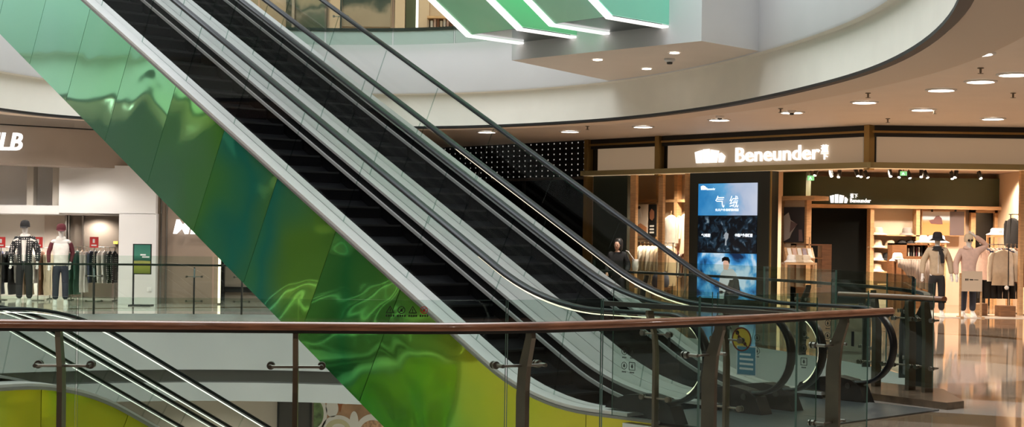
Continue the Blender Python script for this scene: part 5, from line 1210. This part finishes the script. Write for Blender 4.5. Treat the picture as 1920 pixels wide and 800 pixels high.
# track lights
tl = thing('track_light', 'x', 'spotlight', world=False); b = MB(); b.tube([(0,0,0), (0,0,-.1)], .012, 6); b.build('stem', black, tl)
b = MB(); b.tube([(0,.03,-.08), (0,-.06,-.22)], .045, 12); hd2 = b.build('head', black, tl, smooth=40); b = MB(); b.tube([(0,-.061,-.2215), (0,-.063,-.2247)], .032, 12); b.build('lens', emis('spot_lens', (1,.9,.75), 6), tl)
ft = True
for k, (x, y) in enumerate([(1528,325),(1555,326),(1571,326),(1603,328),(1612,326),(1621,327),(1666,328),(1685,325),(1701,326),(1725,327),(1733,327),(1782,326),(1790,327),(1834,327)]):
    o = tl if ft else copy_tree(tl); ft = False; D = 36+.4*(k % 3); o.location = (px_(x, D), D, 3.5); o.rotation_euler = (0, 0, R((k*47) % 80-40)); o.scale = (1.15,)*3; tag(o, 'small black spotlight hanging from the ceiling inside the shop', 'spotlight', 'spotlights in the shop ceiling')
for k, x in enumerate((1520, 1694)):
    t = thing('exit_sign', ['green lit exit sign at the left of the shop ceiling', 'green lit sign among the spotlights in the shop ceiling'][k], 'sign', at(x, 336 if k == 0 else 325, 35.5)); b = MB(); pbox(x-6, (329, 321)[k], x+6, (338, 329)[k], 35.5, .05, b); b.build('panel', emis('green_sign', (.25,.7,.3), .8), t); b = MB(); p = at(x, 330, 35.5); b.tube([(p.x, 35.53, pz(x, (329, 321)[k], 35.5)), (p.x, 35.53, 3.5)], .01, 6); b.build('hanger', black, t)
    p = at(x-3.5, (336.5, 328)[k], 35.49); b = MB(); q = [p, p+Vector((.03,0,.06)), p+Vector((.06,0,0)), p+Vector((.05,0,.07))]; stroke(b, q[0], q[1], .012, Vector((0,-1,0))); stroke(b, q[1], q[2], .012, Vector((0,-1,0))); b.build('symbol', sw, t)
# woman behind the escalator
def xw(o):
    b = MB(); b.lathe([(0, .155), (.06, .145), (.095, .10), (.105, .03), (.10, -.05), (.09, -.12), (.05, -.16), (.02, -.16)], c=(.005, .035, 1.625), n=18); b.build('hair', hair_m, o, smooth=60)
    f = MB(); f.lathe([(0, .10), (.045, .085), (.066, .03), (.064, -.03), (.045, -.085), (.018, -.105), (0, -.107)], c=(0, -.035, 1.60), n=16); fc = f.build('face', skin_h, o, smooth=60)
    for s in (-1, 1):
        b = MB(); b.tube([(s*.026, -.092, 1.615), (s*.026, -.101, 1.615)], [.011, .006], 8); b.build('eye', black_p, fc)
        b = MB(); b.tube([(s*.067, -.03, 1.60), (s*.075, -.025, 1.60)], .014, 8); b.build('ear', skin_h, fc, smooth=60)
    b = MB(); b.tube([(0, -.095, 1.62), (0, -.115, 1.58), (0, -.10, 1.573)], [.007, .012, .008], 8); b.build('nose', skin_h, fc, smooth=60)
    b = MB(); b.tube([(-.022, -.092, 1.545), (0, -.099, 1.543), (.022, -.092, 1.545)], .006, 6); b.build('mouth', mat('lips', (.35,.08,.07), .5), fc, smooth=60)
figure('person', 'dark haired person in black coat and trousers standing behind the escalator', 'person', (px_(1158, 32), 32, 0), R(-25), skin_h, ((-.25, .02, 1.14), (-.22, -.12, .95)), ((.26, .03, 1.14), (.26, -.10, .98)), CL['black'], CL['black'], CL['black'], .93, extra=xw)
bx = px_(1191, 31.9)
t = thing('shoulder_bag', 'white bag hanging from the shoulder of the person in black', 'bag', (bx, 31.9, .95))
b = MB(); b.loft([ell(bx, 31.9, .95, .05, .08, 10), ell(bx, 31.9, 1.05, .075, .12, 10), ell(bx, 31.9, 1.2, .065, .10, 10)]); b.build('sack', CL['white'], t, smooth=50)
b = MB(); b.tube([(bx-.03, 31.82, 1.19), (bx-.16, 31.84, 1.37), (bx-.2, 31.95, 1.385), (bx-.14, 32.0, 1.36), (bx-.03, 31.97, 1.19)], .009, 6); b.build('strap', CL['white'], t)
# ------------------------------------------------------------------ upper storey front and lower storey front
tan = mat('tan_shop_wall', (.52,.39,.28), .5)
us = thing('storefront', 'tan shop front of the upper storey with two leafy posters', 'shop front', (px_(660, 37), 37, 5.95)); D = 37
b = MB(); b.box(px_(380, D), D, 5.95, px_(1000, D), D+.2, 9.9); b.build('wall_panel', tan, us)
def foliage(name, a, b_, sc_): return mat(name, a, .6, vary=.95, vscale=sc_)
b = MB(); pbox(536, -60, 612, 54, D-.08, .08, b); b.build('poster', landscape('plant_print', [(0, (.05,.07,.04)), (.35, (.10,.10,.07)), (.5, (.22,.19,.14)), (.6, (.04,.05,.03)), (.75, (.30,.24,.16)), (1, (.40,.31,.21))], pz(570, 54, D), pz(570, -20, D), .55, 1.8), us)
b = MB(); pbox(636, -60, 732, 50, D-.08, .08, b); b.build('poster', landscape('tree_print', [(0, (.26,.20,.14)), (.35, (.30,.24,.17)), (.5, (.05,.06,.04)), (.62, (.015,.03,.02)), (.8, (.10,.10,.07)), (1, (.42,.33,.23))], pz(680, 50, D), pz(680, -25, D), .5, 1.5), us)
for xa, xb, m, dd in ((612, 634, tan, .15), (734, 752, tan, .25), (754, 772, olive, .12), (779, 798, tan, .25), (540, 545, taupe, .2)): b = MB(); b.box(px_(xa, D-dd), D-dd, 5.95, px_(xb, D-dd), D, 9.9); b.build('pilaster', m, us)
b = MB(); b.box(px_(773, D-.2), D-.2, 5.95, px_(777, D-.2), D-.05, 9.9); b.build('light_strip', ledw, us)
b = MB(); pbox(800, 30, 862, 34, D-.5, .5, b); pbox(800, 52, 862, 58, D-.5, .5, b); b.build('shelf', wood_l, us)
for k in range(9):
    x = 803+k*6; b = MB(); zz = pz(830, 51.5, D-.3); b.bbox((px_(x, D-.3), D-.3, zz+.08+.02*(k % 3)), .06, .12, .16+.04*(k % 3), bev=.008); tag(b.build('boxed_item', [CL['white'], CL['pink'], CL['brown'], CL['cream']][k % 4]), f'small boxed item on the upper storey shelf, {ORD[k]} from the left', 'box', 'items on the upper storey shelf')
ul = [Vector((p.x, p.y, 0)) for p in out(-.08)]
i0 = min(range(len(ul)), key=lambda i: (ul[i]-Vector((3.2, 25, 0))).length)
seg = [ul[(i0+(k if (ul[(i0+1) % len(ul)].x < ul[i0].x) else -k)) % len(ul)] for k in range(34)]
ub = balustrade('glass_railing', 'glass railing along the edge of the upper storey before the tan shop', seg, 5.95, 7.05, 7.2, [4, 10, 16, 22, 28], [3.5+3.2*k for k in range(9)], 1 if (seg[1].x < seg[0].x) == False else -1, 'dark', off=.14, bot=-.34)
b = MB(); rg = []
for i, p in enumerate(seg):
    tt = (seg[min(i+1, len(seg)-1)]-seg[max(i-1, 0)]).normalized(); n = Vector((tt.y, -tt.x, 0))
    rg.append([Vector((p.x, p.y, 0))+n*a+Vector((0,0,z)) for a, z in ((-.09, 5.91), (.09, 5.91), (.09, 5.97), (-.09, 5.97))])
b.loft(rg); b.build('base_trim', steel_dark, ub)
# lower storey
lw = thing('storefront', 'beige shop front of the lower storey with a dark door and food picture', 'shop front', (px_(560, 33.4), 33.4, -5.2)); D = 33.4
b = MB(); b.box(-19, D, -5.2, px_(1100, D), D+.2, -1.76); b.build('wall_panel', mat('lower_shop_wall', (.50,.44,.38), .5), lw)
b = MB(); b.box(px_(526, D), D-.06, -5.2, px_(588, D), D, pz(557, 749, D)); b.build('door', mat('dark_door', (.05,.047,.042), .3), lw)
b = MB()
for x in (525, 586): b.box(px_(x, D), D-.1, -5.2, px_(x+3, D), D, pz(557, 749, D))
b.build('door_frame', black, lw)
fp = thing('food_poster', 'large picture of bowls of food right of the dark door below', 'poster', (px_(655, D), D, -3.5)); D -= .03
b = MB(); b.box(px_(592, D), D-.03, -4.6, px_(740, D), D+.028, pz(655, 749, D)); b.build('sheet', mat('table_print', (.36,.20,.11), .5, vary=.4, vscale=3), fp)
zz = D-.032
def pd(x, y, rx, ry, mi_, th): 
    c = at(x, y, zz); b = MB(); xl, xr = px_(592.5, D), px_(739, D); v = [Vector((min(xr, max(xl, c.x+rx*math.cos(2*PI*k/26))), zz-th, c.z+ry*math.sin(2*PI*k/26))) for k in range(26)]; b.add(v+[q+Vector((0,.002,0)) for q in v], [list(range(26)), list(range(26, 52))[::-1]]+[(i, (i+1) % 26, 26+(i+1) % 26, 26+i) for i in range(26)]); return b.build('bowl_print', mi_, fp)
bw = mat('bowl_white_print', (.72,.69,.66), .4); sp_ = mat('soup_print', (.55,.50,.32), .5); hb = mat('herb_print', (.10,.16,.06), .5, vary=.6, vscale=8); nt_ = mat('nut_print', (.42,.24,.14), .5, vary=.6, vscale=14)
pd(588, 775, .30, .42, bw, .002); pd(588, 775, .22, .33, hb, .004); pd(633, 806, .38, .34, bw, .002); pd(633, 806, .29, .25, sp_, .004); pd(634, 802, .15, .10, bw, .006)
pd(700, 810, .42, .42, bw, .002); pd(698, 812, .30, .30, nt_, .004); pd(663, 792, .10, .26, bw, .003); pd(622, 765, .14, .2, bw, .002)
b = MB(); c = at(637, 762, zz); b.add([(c.x-.06, zz-.006, c.z+.09), (c.x+.06, zz-.006, c.z+.09), (c.x+.01, zz-.006, c.z-.12), (c.x-.01, zz-.006, c.z-.12)], [(0,1,2,3)]); b.build('cup_print', mat('rust_print', (.30,.09,.02), .5), fp)
b = MB()
for k in range(22): c = at(601+k*5.2, 750-.0*(k), zz); b.bbox((c.x, zz-.004, c.z-.02-.03*(k % 2)), .06, .004, .07)
b.build('garnish_print', bw, fp)

# ------------------------------------------------------------------ light
W = bpy.data.worlds.new('world'); S.world = W; W.use_nodes = True
W.node_tree.nodes['Background'].inputs[0].default_value = (.85,.92,1,1); W.node_tree.nodes['Background'].inputs[1].default_value = .8
def area(name, loc, size, power, color, rot=(0,0,0), sy=None):
    l = bpy.data.lights.new(name, 'AREA'); l.energy = power; l.color = color; l.size = size
    if sy: l.shape = 'RECTANGLE'; l.size_y = sy
    o = bpy.data.objects.new(name, l); COL.objects.link(o); o.location = loc; o.rotation_euler = rot; return o
def point(name, loc, power, color, r=.12):
    l = bpy.data.lights.new(name, 'POINT'); l.energy = power; l.color = color; l.shadow_soft_size = r
    o = bpy.data.objects.new(name, l); COL.objects.link(o); o.location = loc; return o
def spot(name, loc, power, color, ang=120, r=.1, blend=.6, rot=(0,0,0)):
    l = bpy.data.lights.new(name, 'SPOT'); l.energy = power; l.color = color; l.shadow_soft_size = r; l.spot_size = R(ang); l.spot_blend = blend
    o = bpy.data.objects.new(name, l); COL.objects.link(o); o.location = loc; o.rotation_euler = rot; return o
area('skylight', (-3, 19, 16), 12, 3100, (.93,.97,1), sy=20)
warm = (1, .80, .60)
for x, y in ((9, 20), (12, 26), (7.5, 30), (15, 31), (-14, 20), (-14, 27), (3, 31), (-4, 3), (3, 3), (9, 10), (-14, 16), (-14, 23.5), (-11.5, 29)):
    spot('walkway_downlight_and_fill', (x, y, 4.2), 760 if y > 5 else 200, (1, .91, .82), 150)  # left row is unseen, set strong to brighten what the green cladding reflects
for x, y in ((1650, 36), (1750, 36), (1850, 36), (1560, 36.5), (1700, 37.8), (1800, 37.8), (1880, 37.5)):
    spot('shop_spotlight', (px_(x, y), y, 3.44), 480, warm, 130)
for q, d in ((7.2, -1.4), (5.9, -1.6), (7.6, -2.4), (6.4, -2.4), (2, -1.2)):
    p = LFp(q, 3.44, d); spot('shop_spotlight', p, 560, warm, 140)
for x, y in ((-3, 32), (-12.5, 30.3), (-9, 31.2), (-6, 32)): spot('walkway_downlight_and_fill', (x, y, 3.85), 150, (1,.93,.86), 150)  # unseen fill added to lighten the floor before the left shop
for x in (-20, 60, 150): spot('left_shop_lamp', (px_(x, 34.6), 35.9, 1.98), 260, (1, .93, .85), 160); spot('left_shop_lamp', (px_(x+20, 33), 32.9, 3.0), 40, (1,.95,.88), 150)
for x, y in ((-12, 31.5), (-7, 31.5), (-2, 31.5), (3, 31.5), (-8, 5), (-3, 5), (3, 5)): spot('lower_downlight_and_fill', (x, y, -1.85), 340 if y > 20 else 2000, (1,.9,.8), 150)  # near row is unseen fill, added to brighten the white fascia by bounce
for x, y in ((-6, 34.5), (-2, 34.5), (1, 34.5), (-14.5, 14), (-14.5, 20), (-14.5, 26)): spot('upper_downlight_and_fill', (x, y, 9.8), 420, (1,.85,.66), 140)  # left row is unseen fill, added to light the wall the cladding reflects
S.cycles.max_bounces = 10; S.cycles.transparent_max_bounces = 40; S.cycles.diffuse_bounces = 4; S.cycles.glossy_bounces = 4
S.cycles.caustics_reflective = False; S.cycles.caustics_refractive = False; S.cycles.sample_clamp_indirect = 4
S.cycles.use_denoising = True
S.view_settings.view_transform = 'Standard'; S.view_settings.look = 'None'; S.view_settings.gamma = 1; S.view_settings.use_curve_mapping = False
S.view_settings.exposure = 0
